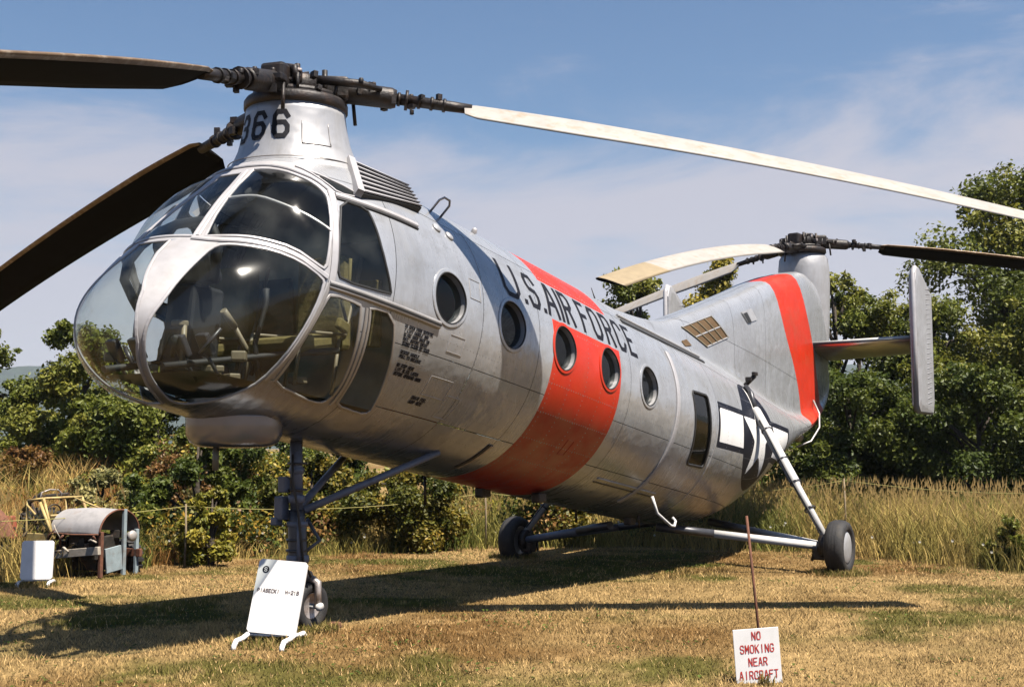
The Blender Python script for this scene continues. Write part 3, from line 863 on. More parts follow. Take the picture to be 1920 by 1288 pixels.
# national insignia, port and starboard
IC = np.array([7.72, -0.0]); IR = 0.68; rotI = math.radians(3.0)
def irot(p, sgn=1):
    p = np.asarray(p, float); c, s = math.cos(rotI), math.sin(rotI)
    return np.stack([IC[0] + p[:, 0] * c - p[:, 1] * s, IC[1] - .05 + p[:, 0] * s + p[:, 1] * c], 1)
star = irot([(IR * .96 * (1 if k % 2 == 0 else .382) * math.sin(math.pi * k / 5), IR * .96 * (1 if k % 2 == 0 else .382) * math.cos(math.pi * k / 5)) for k in range(10)])
ins_sets = []
for sgn in (1, -1):
    for nm, poly, mt in (('star', star, 'white_ins'), ('disc', irot([(IR * math.cos(a), IR * math.sin(a)) for a in np.linspace(0, 2 * math.pi, 48, endpoint=False)]), 'navy'),
                         ('bar', irot([(-1.49, .20), (-.60, .20), (-.60, -.20), (-1.49, -.20)]), 'white_ins'), ('bar', irot([(.60, .20), (1.49, .20), (1.49, -.20), (.60, -.20)]), 'white_ins'),
                         ('border', irot([(-1.56, .27), (1.56, .27), (1.56, -.27), (-1.56, -.27)]), 'navy')):
        Fi, skin = SK.cut(skin, bh_field(poly, sgn)); ins_sets.append((nm, mt, Fi))
# sheet-metal panels: cut the remaining skin along frames and stringers, leaving narrow joints
GAP = 0.0028
chunks = [skin]
def split_all(chunks, field):
    out = []
    for F in chunks:
        a, r = SK.cut(F, lambda V: field(V) + GAP)
        b, c = SK.cut(r, lambda V: -(field(V)) + GAP)
        if len(a): out.append(a)
        if len(b): out.append(b)
    return out
for b0 in (-0.05, 1.05, 1.95, 2.87, 3.78, 4.93, 6.14, 7.0, 8.45, 9.6, 10.9, 12.4):
    chunks = split_all(chunks, lambda V: V[:, 0] - b0)
for h0 in (-0.95, -0.52, 0.60, 1.35):
    chunks = split_all(chunks, lambda V: V[:, 2] - h0)
chunks = split_all(chunks, lambda V: V[:, 1])
def islands(F):
    """connected pieces of a triangle set"""
    u, inv = np.unique(F, return_inverse=True); inv = inv.reshape(-1, 3); lab = np.arange(len(u))
    while True:
        mn = lab[inv].min(1); new = lab.copy(); np.minimum.at(new, inv.ravel(), np.repeat(mn, 3)); new = new[new]
        if (new == lab).all(): break
        lab = new
    fl = lab[inv[:, 0]]
    return [F[fl == k] for k in np.unique(fl)]
for F in chunks:
    for G in islands(F):
        if len(G) > 3: SK.part('skin_panel', G, 'skin', fuselage)
SK.part('orange_band', band_low, 'orange', fuselage); SK.part('orange_band', band_top, 'orange', fuselage); SK.part('orange_band', tailband, 'orange', fuselage)
for nm, mt, Fi in ins_sets:
    for G in islands(Fi): SK.part('insignia_' + nm, G, mt, fuselage)
# rivet rows along frames and stringers, too fine to pick apart one by one
rb, rp = [], []
for b0 in np.concatenate([np.arange(.16, 6.2, .30), np.arange(6.5, 12.0, .45)]):
    tp_, bo_, hw_, ft_, fw_ = [float(v[0]) for v in section(np.array([b0]))]; ang = np.arange(-80, 80, math.degrees(.045 / max(hw_, .4))); rb.append(np.full(len(ang), b0)); rp.append(np.radians(ang))
for a_ in (-55, -42, -28, -14, 13, 27, 40, 52):
    bb_ = np.arange(.10, 9.0, .045); rb.append(bb_); rp.append(np.full(len(bb_), math.radians(a_)))
rb = np.concatenate(rb); rp = np.concatenate(rp); RP = S(rb, rp); keep = np.ones(len(RP), bool)
for (b0, h0) in WINS: keep &= np.hypot(RP[:, 0] - b0, RP[:, 2] - h0) > .27
keep &= sdf(RW_S, RP[:, 0], RP[:, 2]) > .03
keep &= (RP[:, 0] > .25) | (RP[:, 2] > .5) | (RP[:, 2] < -1.06)
keep &= ~((RP[:, 0] < .55) & (RP[:, 2] > .4))
RP = RP[keep]; RN = nrm(RP); t1 = np.cross(RN, [1.0, 0, 0.01]); t1 /= np.linalg.norm(t1, axis=1, keepdims=True); t2 = np.cross(RN, t1)
rv = [RP + RN * .0028]
for k_ in range(6): rv.append(RP + (t1 * math.cos(k_ * math.pi / 3) + t2 * math.sin(k_ * math.pi / 3)) * .0062)
nr = len(RP); RV = np.concatenate(rv); idx = np.arange(nr)
RF = np.concatenate([np.stack([idx, idx + nr * (1 + k_), idx + nr * (1 + (k_ + 1) % 6)], 1) for k_ in range(6)])
riv = np_mesh('rivets', Lnp(RV), RF, 'rivet', fuselage); tag(riv, kind='stuff')
canopy = SK.part('canopy', surr_F, 'frame_white', heli)
for Fi in fair_sets: SK.part('nose_fairing', Fi, 'frame_white', canopy)

def surf_strip(name, pts, width, height, mat_, parent, closed=True, inset=0.0):
    """raised strip that follows points lying on the skin (body coordinates)"""
    pts = np.asarray(pts, float); n = len(pts); nn = nrm(pts)
    if closed: d = np.roll(pts, -1, 0) - np.roll(pts, 1, 0)
    else:
        d = np.gradient(pts, axis=0)
    d /= np.linalg.norm(d, axis=1, keepdims=True) + 1e-9
    w = np.cross(nn, d); w /= np.linalg.norm(w, axis=1, keepdims=True) + 1e-9
    prof = [(-.5, -.4), (-.5, .55), (-.3, 1.0), (.3, 1.0), (.5, .55), (.5, -.4)]
    V = []
    for k in range(n):
        for (u, v) in prof: V.append(L(*(pts[k] + w[k] * (u * width + inset) + nn[k] * v * height)))
    m_ = len(prof); F = []
    for k in range(n if closed else n - 1):
        k2 = (k + 1) % n
        for a in range(m_):
            a2 = (a + 1) % m_
            F.append((k * m_ + a, k * m_ + a2, k2 * m_ + a2, k2 * m_ + a))
    mb = MB(); mb.add(V, F, 0, False)
    if not closed:
        mb.f += [tuple(range(m_)), tuple((n - 1) * m_ + a for a in reversed(range(m_)))]; mb.m += [0, 0]; mb.s += [False, False]
    return mb.build(name, mat_, parent)
def ae_strip(name, poly, width, height, mat_, parent, closed=True, mirror=False):
    p = densify(smooth_poly(poly, 1, closed), 2.0, closed)
    if mirror: p = p * [-1, 1]
    return surf_strip(name, SA(p), width, height, mat_, parent, closed)
for key, mir, poly, Fi in pane_sets:
    gm = {'nose': 'glass_nose'}.get(key, 'glass')
    pane = SK.part('pane', Fi, gm, canopy, bulge=(poly * ([-1, 1] if mir else [1, 1])) if key in ('P1', 'P2', 'P4') else None)
    wd, mt = {'P1': (.026, 'frame_white'), 'P2': (.026, 'frame_white'), 'P3': (.020, 'gasket'), 'brow': (.018, 'frame_white'), 'P4': (.026, 'frame_grey'), 'P5': (.026, 'frame_grey'), 'nose': (.024, 'frame_white'), 'wind': (.030, 'frame_white')}[key]
    p = densify(poly, 2.0, True) * ([-1, 1] if mir else [1, 1])
    surf_strip('pane_frame', SA(p), wd * .85, .009, mt, canopy)
for mir in (False, True):
    ae_strip('canopy_arch', [(17, 33), (25, 35), (32, 35), (43, 31), (53, 27), (61, 23), (64.5, 21)], .022, .012, 'frame_white', canopy, False, mir)
    ae_strip('canopy_arch', [(14, 8.2), (22, 7.8), (32, 9), (42, 8.6), (51, 7), (58, 3.6), (63.5, 1.2)], .042, .013, 'frame_white', canopy, False, mir)
    ae_strip('canopy_post', [(65.5, -1), (66, 6), (66.3, 23), (66.8, 38), (66.5, 42)], .052, .014, 'frame_white', canopy, False, mir)
    ae_strip('canopy_arch', [(66.5, 42), (60, 48), (52, 52), (42, 56.5), (28, 60), (12, 61), (0, 61)], .036, .013, 'frame_white', canopy, False, mir)
    ae_strip('pillar', [(15.6, 9), (13, 56)], .034, .013, 'frame_white', canopy, False, mir)
    ae_strip('canopy_ring', [(64.5, -1), (62, -10), (57.5, -22), (52, -32), (45, -40)], .040, .014, 'frame_grey', canopy, False, mir)
    ae_strip('door_post', [(85, -6), (87.5, -18), (90.5, -31), (94.5, -43), (97, -51)], .028, .013, 'frame_grey', canopy, False, mir)
    sg = -1 if mir else 1
    bs = np.linspace(-.64, .50, 18)
    p = side(bs, -.275 - .02 * (bs + .6), sg)
    surf_strip('door_rail', p, .062, .022, 'frame_grey', canopy, False)
    surf_strip('door_rail_track', p + nrm(p) * .020, .020, .006, 'gasket', canopy, False)
    bs = np.linspace(-.50, .28, 14); p = side(bs, .435, sg)
    surf_strip('canopy_rail', p, .045, .020, 'frame_white', canopy, False)
    p = side(bs, .405, sg); surf_strip('canopy_rail_track', p, .016, .012, 'gasket', canopy, False)

# cabin windows
for b0, h0, sgn, Fi in win_sets:
    a = np.linspace(0, 2 * np.pi, 40, endpoint=False)
    ring = side(b0 + .215 * np.cos(a), h0 + .215 * np.sin(a), sgn)
    fr = surf_strip('window', ring, .036, .008, 'orange' if 2.2 < b0 < 3.5 else 'skin', heli)
    pn = SK.part('pane', Fi, 'glass_dark', fr, lift=-0.045)
    ring2 = side(b0 + .197 * np.cos(a), h0 + .197 * np.sin(a), sgn)
    surf_strip('window_seal', ring2, .008, .010, 'gasket', fr)
    if sgn > 0:   # window surround liner inside the cabin wall
        V = []
        for dd in (-0.016, 0.09):
            q_ = ring2 - nrm(ring2) * (dd + .015)
            V += [L(*p) for p in q_]
        mb = MB(); mb.add(V, [(k, (k + 1) % 40, 40 + (k + 1) % 40, 40 + k) for k in range(40)], 0, True)
        mb.build('window_liner', 'silver', fr)
for sgn, Fi in zip((1, -1), rw_sets):
    p = densify(RW_S, .05); ring = side(p[:, 0], p[:, 1], sgn)
    fr = surf_strip('window', ring, .030, .012, 'gasket', heli)
    SK.part('pane', Fi, 'glass_dark', fr, lift=-0.01)

# ------------------------------------------------------------------ lettering: drawn strokes with squared corners
FONT = {
 'U': [[(0, 1), (0, .18), (.22, 0), (.78, 0), (1, .18), (1, 1)]],
 'S': [[(1, .80), (.80, 1), (.20, 1), (0, .84), (0, .66), (.20, .52), (.80, .48), (1, .34), (1, .16), (.80, 0), (.20, 0), (0, .20)]],
 'A': [[(0, 0), (.42, 1), (.58, 1), (1, 0)], [(.17, .34), (.83, .34)]], 'I': [[(.5, 0), (.5, 1)]],
 'R': [[(0, 0), (0, 1), (.75, 1), (1, .86), (1, .62), (.75, .48), (0, .48)], [(.55, .48), (1, 0)]],
 'F': [[(0, 0), (0, 1), (1, 1)], [(0, .52), (.8, .52)]],
 'O': [[(.22, 0), (0, .18), (0, .82), (.22, 1), (.78, 1), (1, .82), (1, .18), (.78, 0), (.22, 0)]],
 'C': [[(1, .80), (.78, 1), (.22, 1), (0, .82), (0, .18), (.22, 0), (.78, 0), (1, .20)]],
 'E': [[(1, 0), (0, 0), (0, 1), (1, 1)], [(0, .52), (.8, .52)]],
 'N': [[(0, 0), (0, 1)], [(.04, 1), (.96, 0)], [(1, 0), (1, 1)]], 'M': [[(0, 0), (0, 1)], [(.04, 1), (.5, .35)], [(.5, .35), (.96, 1)], [(1, 1), (1, 0)]],
 'K': [[(0, 0), (0, 1)], [(1, 1), (0, .45)], [(.3, .62), (1, 0)]], 'T': [[(0, 1), (1, 1)], [(.5, 1), (.5, 0)]],
 'G': [[(1, .80), (.78, 1), (.22, 1), (0, .82), (0, .18), (.22, 0), (.78, 0), (1, .18), (1, .46), (.6, .46)]],
 'P': [[(0, 0), (0, 1), (.75, 1), (1, .86), (1, .62), (.75, .48), (0, .48)]], 'H': [[(0, 0), (0, 1)], [(1, 0), (1, 1)], [(0, .5), (1, .5)]],
 'B': [[(0, 0), (0, 1), (.75, 1), (.95, .86), (.95, .64), (.75, .52), (0, .52)], [(.75, .52), (1, .38), (1, .14), (.75, 0), (0, 0)]],
 'L': [[(0, 1), (0, 0), (1, 0)]], 'D': [[(0, 0), (0, 1), (.7, 1), (1, .75), (1, .25), (.7, 0), (0, 0)]], 'Y': [[(0, 1), (.5, .5), (1, 1)], [(.5, .5), (.5, 0)]],
 '3': [[(0, .82), (.22, 1), (.78, 1), (1, .84), (1, .64), (.78, .52), (.4, .52)], [(.78, .52), (1, .38), (1, .16), (.78, 0), (.22, 0), (0, .18)]],
 '6': [[(1, .82), (.78, 1), (.22, 1), (0, .82), (0, .18), (.22, 0), (.78, 0), (1, .18), (1, .40), (.78, .56), (.22, .56), (0, .42)]],
 '2': [[(0, .8), (.2, 1), (.8, 1), (1, .84), (1, .62), (0, .12), (0, 0), (1, 0)]], '1': [[(.2, .8), (.5, 1), (.5, 0)]], '-': [[(.1, .5), (.9, .5)]], '.': [[(.35, .0), (.65, .0)]], '/': [[(0, 0), (1, 1)]]}
def glyph(ch, x, y, w, h, th, mp, mb, step=0.04, mi=0):
    for li, line in enumerate(FONT.get(ch, [])):
        p = np.array([(x + a * w, y + b * h) for a, b in line])
        closed = np.allclose(p[0], p[-1])
        if closed: p = p[:-1]
        n = len(p); offs = []
        for k in range(n):
            a = p[k - 1] if (k > 0 or closed) else None; c = p[(k + 1) % n] if (k < n - 1 or closed) else None
            d1 = (p[k] - a) / (np.linalg.norm(p[k] - a) + 1e-9) if a is not None else None
            d2 = (c - p[k]) / (np.linalg.norm(c - p[k]) + 1e-9) if c is not None else None
            d1 = d2 if d1 is None else d1; d2 = d1 if d2 is None else d2
            nn = np.array([-(d1 + d2)[1], (d1 + d2)[0]]); nn /= np.linalg.norm(nn) + 1e-9
            m_ = min(1.6, 1 / max(.35, nn @ np.array([-d1[1], d1[0]])))
            offs.append(nn * th / 2 * m_)
        if not closed:
            e = (p[0] - p[1]) / np.linalg.norm(p[0] - p[1]) * th / 2; p[0] = p[0] + e * (1 if ch != '.' else 1)
            e = (p[-1] - p[-2]) / np.linalg.norm(p[-1] - p[-2]) * th / 2; p[-1] = p[-1] + e
        V = []; F = []
        segs = n if closed else n - 1
        for k in range(segs):
            k2 = (k + 1) % n; m_ = max(1, int(np.linalg.norm(p[k2] - p[k]) / step)); base = len(V)
            for j_ in range(m_ + 1):
                t_ = j_ / m_; c_ = p[k] * (1 - t_) + p[k2] * t_; o_ = offs[k] * (1 - t_) + offs[k2] * t_
                V += [c_ + o_, c_ - o_]
            F += [(base + 2 * j_, base + 2 * j_ + 1, base + 2 * j_ + 3, base + 2 * j_ + 2) for j_ in range(m_)]
        W = [Vector(mp(v)) for v in V]
        if li:      # crossing strokes sit a hair apart
            nn_ = (W[1] - W[0]).cross(W[2] - W[0]); nn_ = nn_.normalized() * (.0003 * li) if nn_.length > 0 else Vector((0, 0, 0))
            W = [w_ + nn_ for w_ in W]
        mb.add(W, F, mi, False)
# large port lettering, section angles run from the lower to the upper edge of the bare strip
A0, A1 = math.radians(18.6), math.radians(35.2)
order = [('U', 1.42, .27), ('.', 1.745, .06), ('S', 1.845, .19), ('.', 2.075, .06), ('A', 2.16, .22), ('I', 2.41, .05), ('R', 2.50, .18), ('F', 2.83, .165), ('O', 3.06, .20), ('R', 3.335, .185), ('C', 3.585, .19), ('E', 3.84, .165)]
for ch, x0, w in order:
    mb = MB()
    sc_ = 1.1
    glyph(ch, x0 + .02, A0 * sc_, max(w - .04, .02), (A1 - A0) * sc_, .046, lambda v: (v[0], v[1], 0), mb, .03)
    q_ = np.array(mb.v); p = S(q_[:, 0], q_[:, 1] / sc_); mb.v = [tuple(v) for v in Lnp(p + nrm(p) * .003)]
    mb.build('letter', 'black_letter', fuselage)
# rescue stencil: rows of small rubbed lettering aft of the door
flat = lambda v: (v[0], v[1], 0.0)
def wrap_side(mb, lift=.003):
    a_ = np.array(mb.v); B = side(a_[:, 0], a_[:, 1]); B = B + nrm(B) * lift
    mb.v = [tuple(p) for p in Lnp(B)]
mb = MB()
rows_ = ['TO OPEN FROM OUTSIDE', '1 LIFT HANDLE AND', 'SLIDE DOOR BACK ON', 'RAIL BEFORE ENTRY', 'STAND CLEAR OF DOOR', '', 'RESCUE HANDLE', 'PULL TO RELEASE', '', 'NO STEP HERE', 'LIFT SLIDE LATCH', 'BEFORE OPENING DOOR']
for r_, tx in enumerate(rows_):
    for c_, ch in enumerate(tx):
        if ch != ' ': glyph(ch, .13 + r_ * .008 + c_ * .0165, -.395 - r_ * .030, .011, .020, .0065, flat, mb, 1.0)
wrap_side(mb); tag(mb.build('stencil_text', 'black_letter', fuselage), kind='stuff')
mb = MB()
for r_, tx in enumerate(['DRAIN FUEL', 'SUMP HERE']):
    for c_, ch in enumerate(tx):
        if ch != ' ': glyph(ch, .55 + c_ * .018, -.845 - r_ * .03, .012, .02, .006, flat, mb, 1.0)
wrap_side(mb); tag(mb.build('stencil_text', 'black_letter', fuselage), kind='stuff')
# small access panels with raised rims
for (b0, b1, h0, h1) in ((.86, 1.01, .01, .17), (.66, .85, -.46, -.33), (.62, .90, -.80, -.66), (.92, 1.10, -.92, -.76), (2.95, 3.06, -.93, -.80)):
    p = side(*densify([(b0, h0), (b1, h0), (b1, h1), (b0, h1)], .05).T)
    surf_strip('access_panel', p, .008, .004, 'frame_grey' if b0 < 2 else 'orange', fuselage)

# ------------------------------------------------------------------ front pylon
mb = MB()
prof = [(4.0, .385, 0), (3.95, .388, 0), (3.86, .40, 0), (3.76, .418, .0), (3.66, .445, .005), (3.57, .49, .015), (3.50, .545, .03), (3.44, .60, .05), (3.39, .65, .07), (3.33, .71, .10)]
NS = 64; V = []
for z, r, off in prof:
    for k in range(NS):
        a = 2 * math.pi * k / NS; st = 1 + (0.55 * max(0, math.cos(a)) ** 2 * max(0, (3.80 - z) / .45))
        fw = 1.0 if math.cos(a) >= 0 else 1.0 - 0.10 * max(0, (3.55 - z) / .2) * abs(math.cos(a))
        V.append(HL(off + r * math.cos(a) * st * fw, r * math.sin(a), z))
F = [(i_ * NS + k, (i_ + 1) * NS + k, (i_ + 1) * NS + (k + 1) % NS, i_ * NS + (k + 1) % NS) for i_ in range(len(prof) - 1) for k in range(NS)]
F.append(tuple(range(NS)))
mb.add(V, F, 0, True)
pylon = mb.build('rotor_pylon', 'silver', heli)
def pyl(ang, z, lift=.003):
    r = np.interp(-z, [-p[0] for p in prof], [p[1] for p in prof]) + lift
    return HL(-r * math.cos(ang), r * math.sin(ang), z)      # angle 0 = nose, positive to port
for ch, c in (('3', -26), ('6', 0), ('6', 26)):
    mb = MB()
    glyph(ch, math.radians(c) * .42 - .052, 3.715, .104, .195, .036, lambda v: pyl(v[0] / .42, v[1]), mb, .02)
    mb.build('number', 'black_letter', pylon)
mb = MB()
for (a0, a1, z0, z1) in ((48, 78, 3.66, 3.84),):
    for a_, b_ in (((a0, z0), (a1, z0)), ((a0, z0), (a0, z1)), ((a1, z0), (a1, z1))):
        pts = [pyl(math.radians(a_[0] + (b_[0] - a_[0]) * t_), a_[1] + (b_[1] - a_[1]) * t_, .002) for t_ in np.linspace(0, 1, 8)]
        mb.tube(pts, .004, 6)
mb.build('access_panel', 'frame_grey', pylon)
pts = [pyl(a, 3.545, .002) for a in np.linspace(-1.9, 1.9, 40)]
mb = MB(); mb.tube(pts, .005, 6); mb.build('panel_seam', 'frame_grey', pylon)
# cooling louvres on the pylon shoulder (both sides)
for sg in (1, -1):
    c0 = np.array([(-.02, .48 * sg, .90), (.47, .63 * sg, .86), (.42, .84 * sg, .62), (-.28, .83 * sg, .50)])   # upper front, upper rear, lower rear, lower front
    n_ = nrm(c0).mean(0); n_ /= np.linalg.norm(n_)
    c0 = c0 + n_ * .015
    mb = MB(); fr = [L(*p) for p in c0]; lo = [L(*(p - n_ * .05)) for p in c0]
    mb.add(fr + lo, [(0, 1, 2, 3), (0, 4, 5, 1), (1, 5, 6, 2), (2, 6, 7, 3), (3, 7, 4, 0)], 0, False)
    lv = mb.build('louvre_panel', 'interior_dark', heli)
    for k in range(7):
        t0, t1 = (k + .10) / 7, (k + .84) / 7
        A_ = [c0[0] + (c0[3] - c0[0]) * t for t in (t0, t1)]; B_ = [c0[1] + (c0[2] - c0[1]) * t for t in (t0, t1)]
        if k == 0: pass
        V = [A_[0] + n_ * .006, B_[0] + n_ * .006, B_[1] + n_ * .020, A_[1] + n_ * .020, A_[0] - n_ * .01, B_[0] - n_ * .01, B_[1] + n_ * .008, A_[1] + n_ * .008]
        m2 = MB(); m2.add([L(*p) for p in V], [(0, 1, 2, 3), (4, 7, 6, 5), (3, 2, 6, 7), (0, 4, 5, 1), (0, 3, 7, 4), (1, 5, 6, 2)], 0, False)
        m2.build('slat', 'frame_white', lv)
    m2 = MB(); e0, e1 = c0[0], c0[3]; d_ = (c0[1] - c0[0]); d_ = d_ / np.linalg.norm(d_) * .060
    V = [e0 - d_, e0, e1, e1 - d_]; V = [v + n_ * .022 for v in V] + [v - n_ * .04 for v in V]
    m2.add([L(*p) for p in V], [(0, 1, 2, 3), (0, 4, 5, 1), (1, 5, 6, 2), (2, 6, 7, 3), (3, 7, 4, 0)], 0, False)
    m2.build('louvre_frame', 'frame_white', lv)

# ------------------------------------------------------------------ rotors
def blade_mesh(hub, az, zr, cw, pitch0, pitch1, name, parent, tipmat=False, r0=1.32, r1=6.70):
    """hub: (x, y) in helicopter space; zr: function radius -> height; az in helicopter space"""
    c, s = math.cos(az), math.sin(az); er = Vector((c, s, 0)); et = Vector((-s, c, 0)) * (-1 if cw else 1)   # towards leading edge
    rs = np.concatenate([[r0, r0 + .10, r0 + .22], np.linspace(r0 + .5, r1 - .06, 22), [r1]])
    up_x = [0, .012, .04, .09, .3, .55, .8, 1.0]; th = [0, .020, .038, .051, .060, .046, .024, .002]
    V = []; prof_n = 2 * len(up_x) - 2
    for r in rs:
        ch = np.interp(r, [r0, r0 + .10, r0 + .45, r0 + .9, r1], [.26, .385, .43, .47, .44]); pit = np.interp(r, [r0, r1], [pitch0, pitch1])
        dz = (zr(r + .05) - zr(r - .05)) / .1
        rad_dir = Vector((er.x, er.y, dz)).normalized(); up = et.cross(rad_dir) * (-1 if et.cross(rad_dir).z < 0 else 1)
        le = (et * math.cos(pit) + up * math.sin(pit)); nn = (up * math.cos(pit) - et * math.sin(pit))
        o = Vector((hub[0] + c * r, hub[1] + s * r, zr(r)))
        upper = [(x, t) for x, t in zip(up_x, th)]; lower = [(x, -t * .75) for x, t in zip(up_x, th)][1:-1][::-1]
        for x, t in upper + lower: V.append(o + le * (ch * (.27 - x)) + nn * (ch * t))
    F = []; mi = []
    nu = len(up_x)
    for i_ in range(len(rs) - 1):
        for k in range(prof_n):
            k2 = (k + 1) % prof_n
            F.append((i_ * prof_n + k, i_ * prof_n + k2, (i_ + 1) * prof_n + k2, (i_ + 1) * prof_n + k))
            if k < 2 or k >= prof_n - 3: mi.append(2)
            elif k < nu - 1: mi.append(3 if (tipmat and rs[i_] > r1 - 1.3) else 0)
            else: mi.append(1)
    mb = MB()
    for f_, m_ in zip(F, mi): pass
    mb.add(V, F, 0, True); mb.m = mi
    mb.f += [tuple(range(prof_n)), tuple((len(rs) - 1) * prof_n + k for k in range(prof_n))]; mb.m += [1, 1]; mb.s += [False, False]
    bl = mb.build(name, ['blade_top', 'blade_under', 'blade_edge', 'blade_tip'], parent)
    # root shank, cuff rings, grip
    def pt(r, dz=0, dt=0): return Vector((hub[0] + c * r, hub[1] + s * r, zr(max(r, .35)) + dz)) + et * dt
    mb = MB()
    mb.tube([pt(.34), pt(.40), pt(.74), pt(.78)], [.075, .088, .085, .07], 14)
    mb.tube([pt(.78), pt(r0 - .12), pt(r0 + .06)], [.046, .044, .040], 12)
    for r_ in (.80, .86, .96, 1.06, 1.16): mb.tube([pt(r_ - .012), pt(r_ + .012)], .056 if r_ != .86 else .082, 12)
    rr = random.Random(int(az * 100))
    for _ in range(12):
        r_ = rr.uniform(.38, 1.15); mb.box(pt(r_, rr.uniform(-.085, .07), rr.uniform(-.09, .09)), (rr.uniform(.02, .06), rr.uniform(.02, .06), rr.uniform(.03, .07)), Matrix.Rotation(az + rr.random(), 3, 'Z'), 0)
    mb.build('blade_shank', 'dark_metal', bl)
    mb = MB()     # lag damper alongside, pitch arm
    mb.tube([pt(.16, .03, -.20), pt(.50, .035, -.16), pt(.66, .03, -.10)], [.035, .035, .018], 10)
    mb.tube([pt(.44, -.02, .12), pt(.46, -.22, .13)], .015, 8)
    mb.box(pt(.46, .02, .10), (.10, .08, .05), Matrix.Rotation(az, 3, 'Z'), 0, .008)
    mb.build('damper', 'dark_metal', bl)
    for r_, dz_, dt_ in ((.42, .092, .02), (.60, .09, -.03), (.50, .06, -.19), (.90, .05, .03)):
        mb = MB(); mb.lathe([(.0, .012), (.017, .012), (.020, 0), (.020, -.02)], pt(r_, dz_, dt_), (0, 0, 1), 10)
        mb.build('bolt', 'dark_metal', bl)
    return bl
def heli_az(world_deg):          # compass angle in the world -> angle in helicopter space
    return math.radians(world_deg) - (math.pi / 2 - TH)
def droop(z1, r1_, z2, r2_, k=.012):
    """height curve through two points with a little extra sag towards the tip"""
    def f(r):
        base = z1 + (z2 - z1) * (r - r1_) / (r2_ - r1_)
        return base - k * (r - r1_) * (r - r2_)
    return f
def rotor(name, hub, z, blades_, ring_z):
    mb = MB()
    o = HL(hub[0], hub[1], z)
    mb.lathe([(.0, .12), (.07, .12), (.09, .10), (.16, .09), (.20, .06), (.20, -.06), (.15, -.10), (.15, -.22)], o, (0, 0, 1), 24)
    hubo = mb.build(name, 'dark_metal', heli)
    mb = MB()
    zz = ring_z
    mb.lathe([(.30, .10), (.385, .095), (.402, .07), (.402, .015), (.385, .0), (.30, -.005)], HL(hub[0], hub[1], zz), (0, 0, 1), 40)
    mb.lathe([(.24, .15), (.34, .14), (.345, .10), (.24, .09)], HL(hub[0], hub[1], zz), (0, 0, 1), 32)
    mb.build('swashplate', 'dark_metal', hubo)
    rr = random.Random(5 if z < 4.5 else 6)
    mb = MB(); m2 = MB()
    for k in range(34):
        a = rr.uniform(0, 6.28); r_ = rr.uniform(.10, .36); h_ = rr.uniform(-.12, .10)
        p = o + Vector((math.cos(a) * r_, math.sin(a) * r_, h_))
        (mb if rr.random() < .82 else m2).box(p, (rr.uniform(.03, .08), rr.uniform(.02, .05), rr.uniform(.02, .07)), Matrix.Rotation(a, 3, 'Z') @ Matrix.Rotation(rr.uniform(-.5, .5), 3, 'X'), 0, .004)
    tag(mb.build('hub_fittings', 'dark_metal', hubo), kind='stuff'); tag(m2.build('hub_fittings', 'bright_metal', hubo), kind='stuff')
    for kk, (wd, zr, cw) in enumerate(blades_):
        az = heli_az(wd); c, s = math.cos(az), math.sin(az)
        mb = MB()
        mb.box(o + Vector((c * .26, s * .26, .0)), (.30, .20, .19), Matrix.Rotation(az, 3, 'Z'), 0, .03)
        for sd in (-1, 1):
            mb.tube([o + Vector((c * .22 - s * .12 * sd, s * .22 + c * .12 * sd, z_)) for z_ in (-.10, .12)], .022, 8)
        mb.build('hinge_block', 'dark_metal', hubo)
        for sd in (-.5, .5):
            mb = MB(); a2 = az + sd
            mb.tube([HL(hub[0], hub[1], zz + .08) + Vector((math.cos(a2) * .34, math.sin(a2) * .34, 0)), o + Vector((math.cos(a2) * .36, math.sin(a2) * .36, .02))], .014, 8)
            mb.build('pitch_link', 'dark_metal', hubo)
    # open hinge bracket standing up beside the hub
    az = heli_az(blades_[1][0] - 25 if z < 4.5 else blades_[0][0]); c, s = math.cos(az), math.sin(az); e = Vector((-s, c, 0)); er = Vector((c, s, 0))
    P_ = [o + er * u + e * w + Vector((0, 0, h)) for (u, w, h) in ((.02, -.20, -.02), (.04, -.20, .09), (.16, -.06, .105), (.22, .12, .10), (.20, .24, .07), (.20, .25, -.02))]
    mb = MB(); mb.tube(P_, .030, 8); mb.tube([P_[1], P_[3]], .026, 8); mb.tube([P_[2], o + er * .12 + Vector((0, 0, .03))], .024, 8); mb.tube([P_[3], o + er * .24 + e * .10], .024, 8)
    mb.box(o + er * .13 + e * .02 + Vector((0, 0, .045)), (.10, .34, .11), Matrix.Rotation(az, 3, 'Z'), 0, .02)
    mb.build('hinge_bracket', 'dark_metal', hubo)
    return hubo
front = [(8.0, droop(4.10, 1.3, 3.36, 6.15, .010), False), (253.0, droop(3.93, 1.25, 3.40, 3.2, .010), False), (136.0, droop(3.98, 1.26, 3.24, 5.46, .010), False)]
rotor('rotor_hub', (0, 0), 4.20, front, 3.995)
for (wd, zr, cw), (p0_, p1_) in zip(front, ((31, 25), (17, 13), (24, 20))):
    blade_mesh((0, 0), heli_az(wd), zr, cw, math.radians(p0_), math.radians(p1_), 'rotor_blade', heli)
RH = 12.9
rear = [(-5.0, droop(4.80, 1.45, 4.54, 3.68, .010), True), (235.0, droop(4.66, 1.26, 3.52, 6.55, .016), True), (131.0, droop(4.70, 1.33, 4.13, 4.35, .010), True)]
rotor('rotor_hub', (RH, 0), 4.93, rear, 4.70)
for k, (wd, zr, cw) in enumerate(rear):
    blade_mesh((RH, 0), heli_az(wd), zr, cw, math.radians((18, 24, 40)[k]), math.radians((12, 18, 36)[k]), 'rotor_blade', heli, tipmat=(k == 1))

